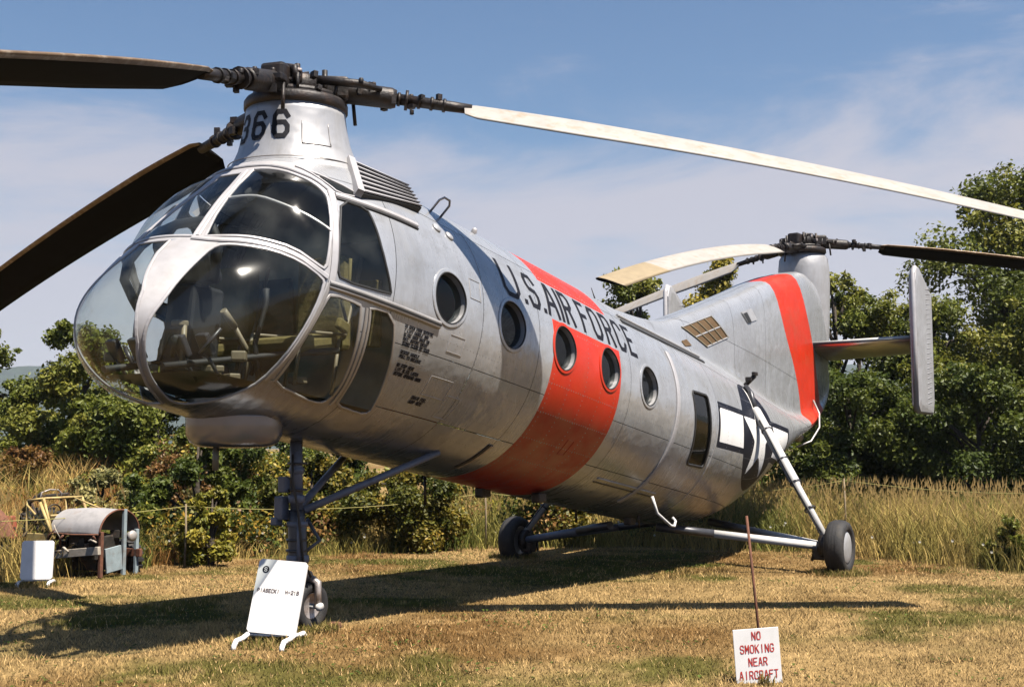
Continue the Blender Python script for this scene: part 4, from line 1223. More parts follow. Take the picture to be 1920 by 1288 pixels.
# ------------------------------------------------------------------ rear pylon and tail surfaces
mb = MB(); V = []
prof = [(4.71, .30, .34), (4.69, .36, .38), (4.62, .405, .42), (4.45, .425, .44), (4.2, .43, .45), (3.8, .42, .44), (3.3, .40, .42), (2.9, .37, .37), (2.6, .30, .32)]
for z, ry, rx in prof:
    for k in range(48):
        a = 2 * math.pi * k / 48
        V.append(HL(RH + .06 + rx * math.cos(a) * (1.12 if math.cos(a) > 0 else 1.0), ry * math.sin(a), z))
F = [(i_ * 48 + k, (i_ + 1) * 48 + k, (i_ + 1) * 48 + (k + 1) % 48, i_ * 48 + (k + 1) % 48) for i_ in range(len(prof) - 1) for k in range(48)] + [tuple(range(48))]
mb.add(V, F, 0, True); rpyl = mb.build('rotor_pylon', 'silver', heli)
def foil(mb, root, tip, n=14):
    """root/tip: (leading point, chord vector, thickness vector)"""
    xs_ = [0, .03, .1, .25, .5, .75, 1]; th = [0, .30, .44, .5, .42, .25, .03]
    prof = [(x, t) for x, t in zip(xs_, th)] + [(x, -t) for x, t in list(zip(xs_, th))[-2:0:-1]]
    V = []
    for le, ch, tv in (root, tip):
        for x, t in prof: V.append(Vector(le) + Vector(ch) * x + Vector(tv) * t)
    m_ = len(prof)
    mb.add(V, [(k, (k + 1) % m_, m_ + (k + 1) % m_, m_ + k) for k in range(m_)] + [tuple(reversed(range(m_))), tuple(range(m_, 2 * m_))], 0, True)
for sg in (1, -1):
    mb = MB(); foil(mb, (HL(12.05, .30 * sg, 3.07), (1.15, 0, -.20), (0, 0, .17)), (HL(11.95, 2.06 * sg, 3.10), (.98, 0, -.17), (0, 0, .13)))
    mb.build('stabilizer', 'alloy', heli)
    mb = MB(); mb.tube([HL(12.06, .36 * sg, 3.085), HL(11.965, 2.02 * sg, 3.11)], .030, 8); mb.build('stabilizer_edge', 'strut_white', heli)
    mb = MB()
    outl = [(11.78, 2.02), (11.78, 4.02), (11.86, 4.20), (12.00, 4.22), (12.80, 3.86), (12.80, 2.10), (12.72, 1.92), (11.88, 1.92)]
    o_ = [HL(11.78 + (s_ - 11.78) * 1.0, (2.06 + .055 * (s_ - 11.78)) * sg, z_) for s_, z_ in outl]
    n_ = len(outl); cx = Vector((12.25, -(2.06 + .026) * sg, 3.05)); V = []
    for sc_, off in ((1.0, 0.0), (.97, .045), (.88, .062)):
        for sd in (1, -1):
            for p in o_:
                q_ = cx + (p - cx) * sc_; fx = (12.80 - p.x) / 1.0
                V.append(q_ + Vector((0, sd * off * (.35 + .75 * max(0, min(1, fx + .2))), 0)))
    def lay(i_): return i_ * n_
    F = []
    for sd in (0, 1):
        for lv in (0, 1):
            a_, b_ = lay(lv * 2 + sd), lay(lv * 2 + 2 + sd)
            F += [(a_ + k, a_ + (k + 1) % n_, b_ + (k + 1) % n_, b_ + k) for k in range(n_)]
        F.append(tuple(lay(4 + sd) + k for k in range(n_)))
    mb.add(V, F, 0, False)
    fin = mb.build('tail_fin', 'silver', heli)
    for k in range(24):
        z_ = 2.08 + k * .078
        if z_ > 3.93: break
        for sd in (1, -1):
            yy_ = lambda s_, o2: (2.06 + .055 * (s_ - 11.78) + sd * o2) * sg
            m2 = MB(); m2.tube([HL(12.26, yy_(12.26, .048), z_), HL(12.34, yy_(12.34, .046), z_ + .012), HL(12.62, yy_(12.62, .030), z_ + .045), HL(12.72, yy_(12.72, .018), z_ + .055)], [.003, .011, .010, .003], 6)
            m2.build('bead', 'silver', fin)
    m2 = MB(); m2.tube([HL(11.80, 2.07 * sg, 1.97), HL(11.79, 2.07 * sg, 3.0), HL(11.80, 2.07 * sg, 4.08), HL(11.90, 2.08 * sg, 4.19)], .040, 10)
    m2.build('leading_edge', 'frame_white', fin)
# engine-bay screens on the fin root, both sides
def side_patch(name, quad, mat_, parent, sgn=1, lift=.006, n=8):
    quad = np.array(quad, float); V = []
    for v in np.linspace(0, 1, n):
        a = quad[0] + (quad[3] - quad[0]) * v; c = quad[1] + (quad[2] - quad[1]) * v
        for u in np.linspace(0, 1, n):
            p = a + (c - a) * u; V.append(p)
    V = np.array(V); B = side(V[:, 0], V[:, 1], sgn); B = B + nrm(B) * lift
    i_ = (np.arange(n - 1)[:, None] * n + np.arange(n - 1)[None]).ravel()
    return np_mesh(name, Lnp(B), np.stack([i_, i_ + 1, i_ + n + 1, i_ + n], 1), mat_, parent)
for sgn in (1, -1):
    gq = [(6.92, 1.24), (7.80, 1.60), (8.24, 1.40), (7.56, 1.12)]
    gp = side_patch('intake_screen', gq, 'grille', heli, sgn, .004)
    q0 = np.array(gq, float)
    for t_ in (0, .25, .5, .75, 1.0):
        a = q0[0] + (q0[1] - q0[0]) * t_; c = q0[3] + (q0[2] - q0[3]) * t_
        p = densify(np.array([a, c]), .06, False); surf_strip('screen_bar', side(p[:, 0], p[:, 1], sgn), .022, .014, 'tan_tube', gp, False)
    for t_ in (0, .5, 1.0):
        a = q0[0] + (q0[3] - q0[0]) * t_; c = q0[1] + (q0[2] - q0[1]) * t_
        p = densify(np.array([a, c]), .06, False); surf_strip('screen_bar', side(p[:, 0], p[:, 1], sgn), .020, .012, 'silver', gp, False)
    side_patch('vent', [(8.75, 1.88), (9.10, 2.02), (9.26, 1.89), (8.92, 1.76)], 'silver', heli, sgn, .012, 4)
    side_patch('vent_mouth', [(8.80, 1.87), (8.92, 1.92), (9.05, 1.80), (8.93, 1.765)], 'gasket', heli, sgn, .016, 4)
    side_patch('vent', [(6.80, 1.03), (6.97, 1.09), (7.08, 1.03), (6.86, .97)], 'grille', heli, sgn, .010, 4)
    # roof shoulder rail: dark slot with a bright lip
    bs = np.linspace(4.0, 6.45, 26); p = side(bs, .585 + .035 * (bs - 4.0), sgn)
    surf_strip('roof_slot', p, .050, .014, 'gasket', heli, False)
    p = side(bs, .645 + .035 * (bs - 4.0), sgn); surf_strip('roof_lip', p, .030, .022, 'silver', heli, False)
    # white door edge strip and the sliding-door bottom rail
    ps = np.radians(np.linspace(33, -66, 40)); p = S(np.full(40, 4.955) + np.linspace(0, .0, 40), ps)
    if sgn < 0: p = p * [1, -1, 1]
    surf_strip('door_edge_strip', p, .085, .018, 'frame_white', heli, False)
    bs = np.linspace(4.0, 5.4, 18); p = side(bs, -1.03, sgn); surf_strip('door_bottom_rail', p, .022, .012, 'silver', heli, False)
    p = side(bs, -1.065, sgn); surf_strip('door_bottom_track', p, .018, .008, 'gasket', heli, False)
    ps = np.radians(np.linspace(15, -60, 30)); p = S(np.full(30, 6.14), ps) * ([1, -1, 1] if sgn < 0 else [1, 1, 1])
    surf_strip('frame_strap', p, .035, .007, 'skin', heli, False)
# tail guard wire, tail lamp
mb = MB(); mb.tube([L(11.86, .44, 1.18), L(11.80, .56, .95), L(11.62, .62, .70), L(11.40, .56, .45), L(11.2, .40, .33)], .015, 8); mb.build('tail_guard', 'frame_grey', heli)
mb = MB(); mb.lathe([(.0, .34), (.05, .33), (.075, .28), (.085, .16), (.085, .02), (.06, 0), (0, 0)], L(11.9, 0.12, .62), (1, 0, -.1), 16); mb.build('tail_lamp', 'bright_metal', heli)
mb = MB(); mb.tube([L(7.92, .74, .66), L(7.96, .86, .80)], .03, 8); mb.box(L(7.95, .86, .82), (.12, .05, .05), None, 0, .01); mb.box(L(7.90, .80, .74), (.07, .08, .06), None, 0, .01); mb.build('gear_fitting', 'dark_metal', heli)
# roof grab handle, beacon, teardrop mirror fairing
p0 = side(np.array([.78, .93]), np.array([.74, .74])); 
mb = MB(); a, c = p0; up = np.array([0, .10, .11]); mb.tube([L(*a), L(*(a + up * .8)), L(*(a + up + [.04, 0, .01])), L(*(c + up + [-.03, 0, .01])), L(*(c + up * .8)), L(*c)], .010, 8); mb.build('grab_handle', 'frame_grey', heli)
for (b0, h0) in ((.76, .50), (.60, .52)):
    p = side(np.array([b0]), np.array([h0])); n_ = nrm(p)[0]; p = p[0]
    mb = MB(); prof = [(.0, -.01), (.045, 0), (.04, .012), (.025, .02), (0, .022)]
    ax = dnp(n_[None])[0]; mb.lathe(prof, L(*p), ax, 18); mb.build('fairing_blister', 'silver', heli)
mb = MB(); p = side(np.array([1.55]), np.array([.80]))[0]; mb.lathe([(0, .05), (.016, .046), (.024, .03), (.026, 0)], L(*p), (0, -.4, 1), 14); mb.build('roof_lamp', 'frame_white', heli)
mb = MB(); p = side(np.array([4.05]), np.array([.86]))[0]; mb.tube([L(*p), L(p[0], p[1] * .9, p[2] + .12)], [.008, .004], 8); mb.build('aerial', 'dark_metal', heli)
# flush aerial slot under the cabin, boarding step
p = side(np.array([1.93] * 8), np.linspace(-1.19, -1.0, 8)); surf_strip('belly_strap', p, .075, .012, 'gasket', heli, False)
surf_strip('belly_strap', p + [0.012, 0, 0] + nrm(p) * .010, .030, .006, 'bright_metal', heli, False)
mb = MB(); mb.tube([L(5.02, .82, -1.10), L(5.08, .86, -1.27), L(5.45, .86, -1.37), L(5.55, .86, -1.37), L(5.60, .85, -1.31), L(5.58, .82, -1.27)], .016, 10); mb.build('boarding_step', 'strut_white', heli)

# ------------------------------------------------------------------ nose radome and landing gear
mb = MB(); mb.lathe([(.0, -.250), (.17, -.247), (.27, -.235), (.315, -.205), (.34, -.15), (.345, -.08), (.345, .10)], HL(-.60, 0, 1.645), (.0, 0, 1), 48)
mb.lathe([(.35, -.03), (.352, -.02), (.345, -.015)], HL(-.60, 0, 1.645), (0, 0, 1), 48)
mb.build('radome', 'pod', heli)
mb = MB(); mb.tube([HL(-.78, 0, 1.41), HL(-.78, 0, 1.24)], .022, 8); mb.build('belly_aerial', 'tan_tube', heli)
mb = MB(); mb.tube([HL(.06, 0, 1.50), HL(.08, 0, .92)], .048, 16); mb.lathe([(.058, 0), (.066, .01), (.066, .05), (.058, .06)], HL(.075, 0, .98), (0, 0, 1), 16)
mb.lathe([(.052, 0), (.06, .01), (.06, .04), (.052, .05)], HL(.07, 0, 1.20), (0, 0, 1), 16); gear = mb.build('nose_gear', 'strut', heli)
mb = MB(); mb.tube([HL(.08, 0, .93), HL(.085, 0, .84), HL(.09, 0, .82), HL(.10, 0, .56), HL(.10, 0, .52)], [.062, .062, .072, .072, .08], 18); mb.build('strut_piston', 'strut_dark', gear)
mb = MB(); mb.lathe([(.078, 0), (.088, .01), (.088, .05), (.078, .06)], HL(.10, 0, .525), (0, 0, 1), 18); mb.build('strut_collar', 'strut', gear); mb = MB(); mb.lathe([(.074, 0), (.082, .01), (.082, .03), (.074, .04)], HL(.09, 0, .80), (0, 0, 1), 18); mb.build('strut_collar', 'strut', gear)
mb = MB(); mb.box(HL(.0, -.06, 1.12), (.07, .07, .12), None, 0, .01); mb.box(HL(.02, -.10, .94), (.09, .08, .18), None, 0, .012); mb.box(HL(.0, -.13, .84), (.08, .06, .06), None, 0, .01); mb.tube([HL(.03, .07, .88), HL(.03, .07, .50)], .016, 8); mb.build('steering_damper', 'strut', gear)
mb = MB(); mb.tube([HL(.15, .02, .60), HL(.32, .03, .68), HL(.20, .0, .85)], .016, 8); mb.build('torque_link', 'strut_dark', gear)
mb = MB(); mb.tube([HL(-.01, .03, 1.35), HL(-.03, .05, 1.15), HL(.0, .08, .95), HL(.02, .10, .72), HL(.06, .09, .55), HL(.14, .10, .42)], .010, 6); mb.build('hydraulic_hose', 'gasket', gear)
mb = MB(); mb.tube([HL(.13, -.05, 1.30), HL(.15, -.06, 1.05), HL(.17, -.07, .80), HL(.16, -.06, .56)], .008, 6); mb.build('hydraulic_hose', 'gasket', gear)
for z_ in (1.28, 1.08, .70, .62):
    mb = MB(); mb.lathe([(.05, -.01), (.078, -.008), (.078, .008), (.05, .01)], HL(.08, 0, z_), (0, 0, 1), 16); mb.build('clamp', 'strut_dark', gear)
for sg in (1, -1):
    mb = MB(); mb.tube([HL(.12, .03 * sg, .92), L(1.46, .48 * sg, -1.13)], .030, 12); mb.build('drag_brace', 'strut', gear)
mb = MB(); mb.tube([HL(.10, 0, .54), HL(.14, 0, .44), HL(.22, .0, .41)], .05, 12)
for sg in (1, -1): mb.tube([HL(.22, .0, .41), HL(.22, .10 * sg, .37), HL(.22, .105 * sg, .19)], [.035, .03, .028], 10)
mb.build('wheel_fork', 'bright_metal', gear)
def wheel(name, c, r, w, parent, rimr, hub='silver', axis=(0, 1, 0)):
    t = w / 2; mb = MB()
    mb.lathe([(rimr, -t * .75), (rimr + .02, -t * .92), (r * .80, -t), (r * .93, -t * .82), (r * .985, -t * .5), (r, -t * .2), (r, t * .2), (r * .985, t * .5), (r * .93, t * .82), (r * .80, t), (rimr + .02, t * .92), (rimr, t * .75)], c, axis, 40)
    for q_ in (-.3, 0, .3): mb.lathe([(r * 1.004, t * (q_ - .03)), (r * 1.012, t * q_), (r * 1.004, t * (q_ + .03))], c, axis, 40)
    wh = mb.build(name, 'rubber', parent)
    m2 = MB(); m2.lathe([(0, t * .95), (rimr * .55, t * .92), (rimr * .9, t * .80), (rimr, t * .70), (rimr, -t * .70), (rimr * .9, -t * .6), (rimr * .4, -t * .5), (0, -t * .5)], c, axis, 36); m2.build('rim', hub, wh)
    return wh
wheel('wheel', HL(.22, 0, .190), .190, .14, heli, .10, 'bright_metal')
mb = MB(); mb.tube([HL(.22, .105, .19), HL(.22, -.105, .19)], .020, 10); mb.lathe([(0, .03), (.03, .03), (.034, 0)], HL(.22, .11, .19), (0, -1, 0), 14); mb.build('axle', 'strut_white', gear)
mb = MB(); mb.box(HL(.42, .10, .022), (.11, .10, .05), Matrix.Rotation(.4, 3, 'Z'), 0, .015); mb.build('wheel_chock', 'rust', gear)
for sg in (1, -1):
    gzc = -.068 if sg > 0 else -.156
    wz = gzc + .315; ws = 6.99
    wheel('wheel', HL(ws, 2.20 * sg, wz), .315, .235, heli, .19, 'silver', (0, -sg, 0))
    top = L(7.66, .98 * sg, .30); bot = HL(ws, 2.03 * sg, wz + .12)
    mb = MB(); mb.tube([top.lerp(bot, t_) for t_ in (0, .02, .60, .62, 1.0)], [.050, .062, .062, .046, .042], 14); mg = mb.build('main_gear', 'strut_white', heli)
    off = Vector((-.07, 0, 0)); mb = MB(); mb.tube([top.lerp(bot, t_) + off + Vector((0, 0, .012 * math.sin(9 * t_))) for t_ in np.linspace(.10, .97, 12)], .009, 6); mb.build('brake_line', 'gasket', mg)
    for t_ in (.18, .42, .60, .80):
        d_ = (bot - top).normalized(); mb = MB(); mb.lathe([(.060, -.012), (.070, -.010), (.070, .010), (.060, .012)], top.lerp(bot, t_), d_, 14); mb.build('clamp', 'strut_dark', mg)
    mb = MB(); mb.tube([top + Vector((0, 0, .0)), L(7.72, .90 * sg, .52), L(7.80, .80 * sg, .62)], .035, 10); mb.build('strut_fitting', 'strut_dark', mg)
    for (sa, za, nm) in ((6.05, .47, 'front'), (7.75, .44, 'rear')):
        inn = HL(sa, .30 * sg, za); out = HL(ws - .02 if nm == 'front' else ws + .04, 2.06 * sg, wz + .0)
        k1 = inn.lerp(out, .34)
        mb = MB(); mb.tube([inn, k1], .050, 12); mb.build('axle_strut_root', 'strut_dark', mg)
        mb = MB(); mb.tube([k1, out], .046, 12); mb.build('axle_strut', 'strut_white' if sg > 0 else 'strut', mg)
    mb = MB(); mb.box(HL(ws - .02, 1.98 * sg, wz - .06), (.16, .16, .18), None, 0, .02); mb.lathe([(0, .05), (.14, .05), (.15, 0), (.15, -.05), (0, -.05)], HL(ws, 2.03 * sg, wz), (0, 1, 0), 24)
    mb.tube([HL(ws - .05, 1.95 * sg, wz + .05), HL(ws - .10, 1.9 * sg, wz - .16)], .018, 8); mb.tube([HL(ws + .1, 1.92 * sg, wz + .02), HL(ws + .05, 1.88 * sg, wz - .14)], .018, 8)
    mb.build('brake', 'dark_metal', mg)
for (b0, t0) in ((3.1, -.1), (3.5, .3), (6.0, .1)):
    mb = MB(); mb.box(L(b0, t0, -1.29), (.16, .10, .10), None, 0, .02); mb.build('belly_fairing', 'dark_metal', heli)
for (b0, t0, l_) in ((2.6, -.45, .22), (5.2, -.2, .14), (5.9, .25, .12)):
    mb = MB(); mb.tube([L(b0, t0, -1.2), L(b0 + .05, t0, -1.25 - l_)], .014, 8); mb.build('drain_pipe', 'dark_metal', heli)

# ------------------------------------------------------------------ cockpit interior
ck = heli
for sg in (1, -1):
    t0 = .46 * sg
    mb = MB(); mb.box(L(-.42, t0, -.62), (.46, .46, .12), Matrix.Rotation(-PHI, 3, 'Y'), 0, .04); st = mb.build('seat', 'olive', ck)
    mb = MB(); mb.box(L(-.14, t0, -.26), (.12, .46, .70), Matrix.Rotation(-PHI + .18, 3, 'Y'), 0, .04); mb.build('backrest', 'olive', st)
    mb = MB()
    for dt in (-.23, .23):
        mb.tube([L(-.62, t0 + dt, -.96), L(-.60, t0 + dt, -.58), L(-.14, t0 + dt, -.50), L(-.04, t0 + dt, .10)], .014, 8)
        mb.tube([L(-.22, t0 + dt, -.96), L(-.20, t0 + dt, -.55)], .014, 8)
    mb.build('seat_frame', 'tan_tube', st)
    mb = MB(); mb.tube([L(-.72, t0, -.96), L(-.80, t0, -.70), L(-.74, t0, -.40), L(-.76, t0, -.30)], [.02, .018, .018, .026], 8); mb.build('control_stick', 'interior_dark', ck)
    for dt in (-.11, .11):
        mb = MB(); mb.box(L(-1.22, t0 * .7 + dt, -.80), (.05, .10, .16), Matrix.Rotation(-.5, 3, 'Y'), 0, .012); mb.tube([L(-1.20, t0 * .7 + dt, -.86), L(-1.05, t0 * .7 + dt, -1.0)], .012, 8); mb.build('pedal', 'strut_dark', ck)
    mb = MB(); mb.tube([L(-.35, .20 * sg, -.92), L(-.75, .20 * sg, -.56)], .018, 8); mb.tube([L(-.75, .20 * sg, -.56), L(-.88, .20 * sg, -.47)], .026, 8); mb.build('collective_lever', 'tan_tube', ck)
mb = MB(); mb.box(L(-.95, 0, -.62), (.30, .26, .62), Matrix.Rotation(-PHI + .25, 3, 'Y'), 0, .03); ped = mb.build('centre_pedestal', 'interior_dark', ck)
mb = MB(); mb.box(L(-1.08, .0, -.16), (.10, .52, .36), Matrix.Rotation(-PHI - .3, 3, 'Y'), 0, .05); ip = mb.build('instrument_panel', 'interior_dark', ck)
for k in range(7):
    y_ = -.18 + .12 * (k % 4); z_ = -.10 if k < 4 else -.24
    m2 = MB(); m2.lathe([(.045, 0), (.05, .012), (.04, .018), (0, .016)], L(-1.02, y_, z_), (1, 0, .1), 16); m2.build('gauge', 'strut_dark', ip)
mb = MB(); mb.tube([L(-1.04, .24, -.30), L(-1.10, .30, -.05), L(-1.12, .24, .06), L(-1.10, .12, .12), L(-1.10, -.12, .12), L(-1.14, -.26, .06), L(-1.22, -.33, -.06), L(-1.30, -.34, -.20), L(-1.34, -.30, -.34), L(-1.30, -.24, -.46), L(-1.22, -.18, -.60)], .034, 10); mb.build('glare_hood', 'interior_dark', ck)
mb = MB(); mb.tube([L(-1.23, .22, -.66), L(-1.20, .22, -.93)], .020, 10); mb.box(L(-1.25, .20, -.65), (.10, .07, .04), None, 0, .01); mb.build('stowage_tube', 'tan_tube', ck)
mb = MB(); mb.tube([L(-1.42, .28, -.98), L(-1.0, .30, -.86), L(-.55, .62, -.72), L(-.32, .80, -.66)], .024, 10); mb.build('cross_tube', 'interior_dark', ck)
mb = MB(); mb.tube([L(-1.42, -.28, -.98), L(-1.0, -.30, -.86), L(-.55, -.62, -.72), L(-.32, -.80, -.66)], .024, 10); mb.build('cross_tube', 'interior_dark', ck)
mb = MB(); mb.box(L(-.62, .0, .52), (.34, .30, .10), Matrix.Rotation(-.6, 3, 'Y'), 0, .03); mb.build('overhead_panel', 'interior_dark', ck)
mb = MB(); mb.box(L(.30, .45, .05), (.06, .55, .60), Matrix.Rotation(-PHI, 3, 'Y'), 0, .02); mb.box(L(.30, -.45, -.3), (.06, .5, .8), Matrix.Rotation(-PHI, 3, 'Y'), 0, .02); mb.build('bulkhead_locker', 'interior', ck)
mb = MB(); mb.box(L(.05, .72, -.30), (.05, .22, .50), Matrix.Rotation(.3, 3, 'Z'), 0, .015); mb.build('seat_armour', 'olive', ck)
mb = MB(); mb.tube([L(-.30, .80, .02), L(-.26, .78, -.16), L(-.30, .76, -.30), L(-.20, .74, -.42)], .012, 8); mb.box(L(-.24, .74, -.46), (.12, .05, .08), Matrix.Rotation(.4, 3, 'Y'), 0, .015); mb.build('headset', 'olive', ck)
rr = random.Random(11)
for k in range(26):
    p = L(rr.uniform(-1.3, -.3), rr.uniform(-.55, .55), rr.uniform(-.96, -.84))
    if k % 2: m2 = MB(); m2.box(p, (rr.uniform(.05, .16), rr.uniform(.04, .12), rr.uniform(.04, .12)), Matrix.Rotation(rr.random() * 3, 3, 'Z'), 0, .01)
    else: m2 = MB(); m2.tube([p, p + Vector((rr.uniform(-.1, .1), rr.uniform(-.1, .1), rr.uniform(.08, .22)))], rr.uniform(.008, .018), 8)
    m2.build('linkage' if k % 2 == 0 else 'control_box', ['interior_dark', 'tan_tube', 'strut_dark', 'interior'][k % 4], ck)

# ------------------------------------------------------------------ signs
def leg_tube(name, pts, r, mt, parent):
    mb = MB(); mb.tube(pts, r, 10); return mb.build(name, mt, parent)
def info_sign(loc, rz, w, h, lean, label, writing, roll=0.0, foot=True):
    o = empty('display_sign', (loc[0], loc[1], float(gz(loc[0], loc[1]))), rz)
    tag(o, label, 'sign', 'white display boards on curved feet')
    # local frame: x to the right seen from the front, -y towards the viewer
    R = Matrix.Rotation(-lean, 3, 'X') @ Matrix.Rotation(roll, 3, 'Y'); c = Vector((0, 0, .07))
    def P(x, z, y=0): return c + R @ Vector((x, y, z))
    mb = MB(); cr = .02
    out = [(-w / 2 + cr, 0), (w / 2 - cr, 0), (w / 2, cr), (w / 2, h - cr), (w / 2 - cr, h), (-w / 2 + cr, h), (-w / 2, h - cr), (-w / 2, cr)]
    V = [P(x, z, y) for y in (-.009, .009) for x, z in out]
    F = [tuple(range(8)), tuple(reversed(range(8, 16)))] + [(k, 8 + k, 8 + (k + 1) % 8, (k + 1) % 8) for k in range(8)]
    mb.add(V, F, 0, False); bd = mb.build('board', 'white_board', o)
    if writing:
        m2 = MB(); m2.lathe([(.0, .0), (.026, 0)], P(-w / 2 + .062, h - .075, -.011), R @ Vector((0, -1, 0)), 24); m2.build('emblem', 'navy', bd)
        m2 = MB(); glyph('S', -w / 2 + .053, h - .088, .018, .026, .005, lambda v: P(v[0], v[1], -.0125), m2, 1); m2.build('emblem_letter', 'white_board', bd)
        m2 = MB(); x = -w / 2 + .028
        for ch in 'PIASECKI  H-21B':
            if ch != ' ': glyph(ch, x, h * .55, .0145, .024, .0050, lambda v: P(v[0], v[1], -.0115), m2, 1)
            x += .0215
        m2.build('title_text', 'grey_letter', bd)
    for sx in (-1, 1):
        x = sx * w * .47
        leg_tube('foot', [(x, -.26, -.012), (x, -.25, .022), (x, -.215, .05), (x, -.10, .05), (x, 0, .065), (x, .10, .05), (x, .20, .05), (x, .235, .02), (x, .24, -.012)] if foot else [(x, -.14, -.01), (x, -.13, .03), (x, -.08, .045), (x, .08, .045), (x, .13, .03), (x, .14, -.01)], .019, 'white_board', o)
    leg_tube('crossbar', [(-w * .47, .01, .062), (w * .47, .01, .062)], .012, 'white_board', o)
    leg_tube('prop', [(0, .20, .05), tuple(P(0, h * .55, .01))], .011, 'white_board', o)
    return o
info_sign((-1.73, 8.62), math.radians(-9), .372, .53, math.radians(17), 'white display board with dark round emblem and title beside the nose wheel', True, roll=math.radians(4))
info_sign((-4.97, 12.5), math.radians(6), .325, .40, math.radians(6), 'small blank white display board at the lawn edge before the derelict machine', False, foot=False)

ns = empty('warning_sign', (1.51, 7.36, float(gz(1.51, 7.36))), math.radians(4))
tag(ns, 'white no smoking notice lettered in red hung on a rusty rod', 'sign')
tilt = Matrix.Rotation(math.radians(-3.6), 3, 'Y')
def nP(x, z, y=0): return tilt @ Vector((x, y, z))
mb = MB(); mb.tube([nP(.035, -.10, .012), nP(.02, .45, .012), nP(.005, 1.01, .012)], .0085, 8); mb.build('rod', 'rust', ns)
mb = MB(); mb.box(nP(.0, .155, -.002), (.285, .006, .345), tilt, 0, .002); bd = mb.build('board', 'white_board', ns)
for line, (tx, th_) in enumerate((('NO', .04), ('SMOKING', .04), ('NEAR', .04), ('AIRCRAFT', .04))):
    n_ = len(tx); cw = .0205; gap_ = .0105; tot = n_ * cw + (n_ - 1) * gap_; x = -tot / 2; z0 = .262 - line * .078
    m2 = MB()
    for ch in tx:
        wv = cw if ch != 'I' else cw * .4
        glyph(ch, x + (cw - wv) / 2, z0, wv, .046, .0058, lambda v: nP(v[0], v[1], -.0068), m2, 1); x += cw + gap_
    m2.build('lettering', 'red_letter', bd)
for dz in (.30, .02):
    mb = MB(); mb.tube([nP(.012, dz, -.008), nP(.012, dz, .026)], .004, 8); mb.build('fixing', 'rust', bd)

# ------------------------------------------------------------------ rope line on stakes
STK = [(-7.4, 11.6, .80), (-4.0, 14.6, .78), (-.4, 17.9, .86), (2.35, 18.4, .95), (4.75, 17.0, 1.05), (8.3, 15.0, 1.0)]
for k, (x, y, h) in enumerate(STK):
    z = float(gz(x, y)); mb = MB(); mb.tube([(x, y, z - .1), (x + .01, y, z + h * .5), (x, y, z + h)], [.015, .013, .012], 8)
    o = mb.build('rope_stake', 'stake')
    tag(o, ['weathered rope stake left of the derelict machine', 'weathered rope stake right of the derelict machine', 'weathered rope stake behind the nose gear', 'weathered rope stake behind the helicopter belly', 'weathered rope stake in the tall grass behind the main wheel', 'weathered rope stake at the right end of the rope'][k], 'stake', 'stakes carrying the rope')
mb = MB()
for a, c in zip(STK[:-1], STK[1:]):
    A_ = Vector((a[0], a[1], float(gz(a[0], a[1])) + a[2] - .03)); C_ = Vector((c[0], c[1], float(gz(c[0], c[1])) + c[2] - .03))
    pts = [A_.lerp(C_, t_) - Vector((0, 0, .12 * 4 * t_ * (1 - t_))) for t_ in np.linspace(0, 1, 14)]
    mb.tube(pts, .0045, 6)
tag(mb.build('barrier_rope', 'rope'), 'thin yellow barrier rope sagging between stakes along the rough grass', 'rope')

# ------------------------------------------------------------------ derelict machine at the left edge
wx, wy = -5.12, 13.9
tr = empty('derelict_tractor', (wx, wy, float(gz(wx, wy)) - .05), math.radians(-26))
tr.scale = (.76, .76, .76)
tag(tr, 'derelict rusting machine with yellow cab frame and arched grey hood in the grass', 'tractor')
def part(name, mt, f):
    mb = MB(); f(mb); return mb.build(name, mt, tr)
a = np.linspace(0, math.pi, 22)
def hood(mb):
    V = []
    for x in (-.05, .25, .60, .95):
        for t_ in a: V.append((x, .40 * math.cos(t_), .72 + .34 * math.sin(t_) + .02 * math.sin(3 * x)))
    for x in (-.05, .25, .60, .95):
        for t_ in a: V.append((x, .39 * math.cos(t_), .715 + .33 * math.sin(t_)))
    n_ = len(a); F = []
    for k in range(3):
        for j_ in range(n_ - 1):
            p = k * n_ + j_; F.append((p, p + 1, p + n_ + 1, p + n_)); q_ = p + 4 * n_; F.append((q_, q_ + n_, q_ + n_ + 1, q_ + 1))
    mb.add(V, F, 0, True)
part('hood', 'hood_metal', hood)
part('hood_rim', 'rust', lambda mb: mb.tube([(.955, .40 * math.cos(t_), .72 + .34 * math.sin(t_)) for t_ in a], .014, 8))
part('hood_edge', 'rust', lambda mb: mb.tube([(-.05, -.40, .715), (.4, -.41, .70), (.95, -.40, .715)], .012, 6))
for y_, h_ in ((-.36, .72), (.10, 1.03), (.36, .72)):
    part('post', 'blue_panel' if y_ > -.3 else 'rust', lambda mb: mb.box((.95, y_, h_ / 2 + .06), (.05, .06, h_ - .05), None, 0, .006))
part('radiator_panel', 'blue_panel', lambda mb: mb.box((.965, -.12, .34), (.03, .32, .36), Matrix.Rotation(.12, 3, 'X'), 0, .005))
part('chassis_rail', 'plank', lambda mb: mb.box((.42, -.43, .43), (1.15, .06, .12), Matrix.Rotation(-.10, 3, 'Y'), 0, .008))
part('chassis_rail', 'rust', lambda mb: mb.box((.30, .36, .40), (1.5, .06, .12), None, 0, .008))
def eng(mb):
    rr = random.Random(3)
    mb.box((.45, 0, .52), (.70, .36, .34), None, 0, .03); mb.box((.40, 0, .28), (.50, .30, .26), None, 0, .03)
    for k in range(26): mb.box((rr.uniform(-.3, .9), rr.uniform(-.34, .30), rr.uniform(.30, .72)), (rr.uniform(.04, .16), rr.uniform(.04, .12), rr.uniform(.04, .16)), Matrix.Rotation(rr.random() * 3, 3, 'Z'), 0, .006)
part('engine', 'engine', eng)
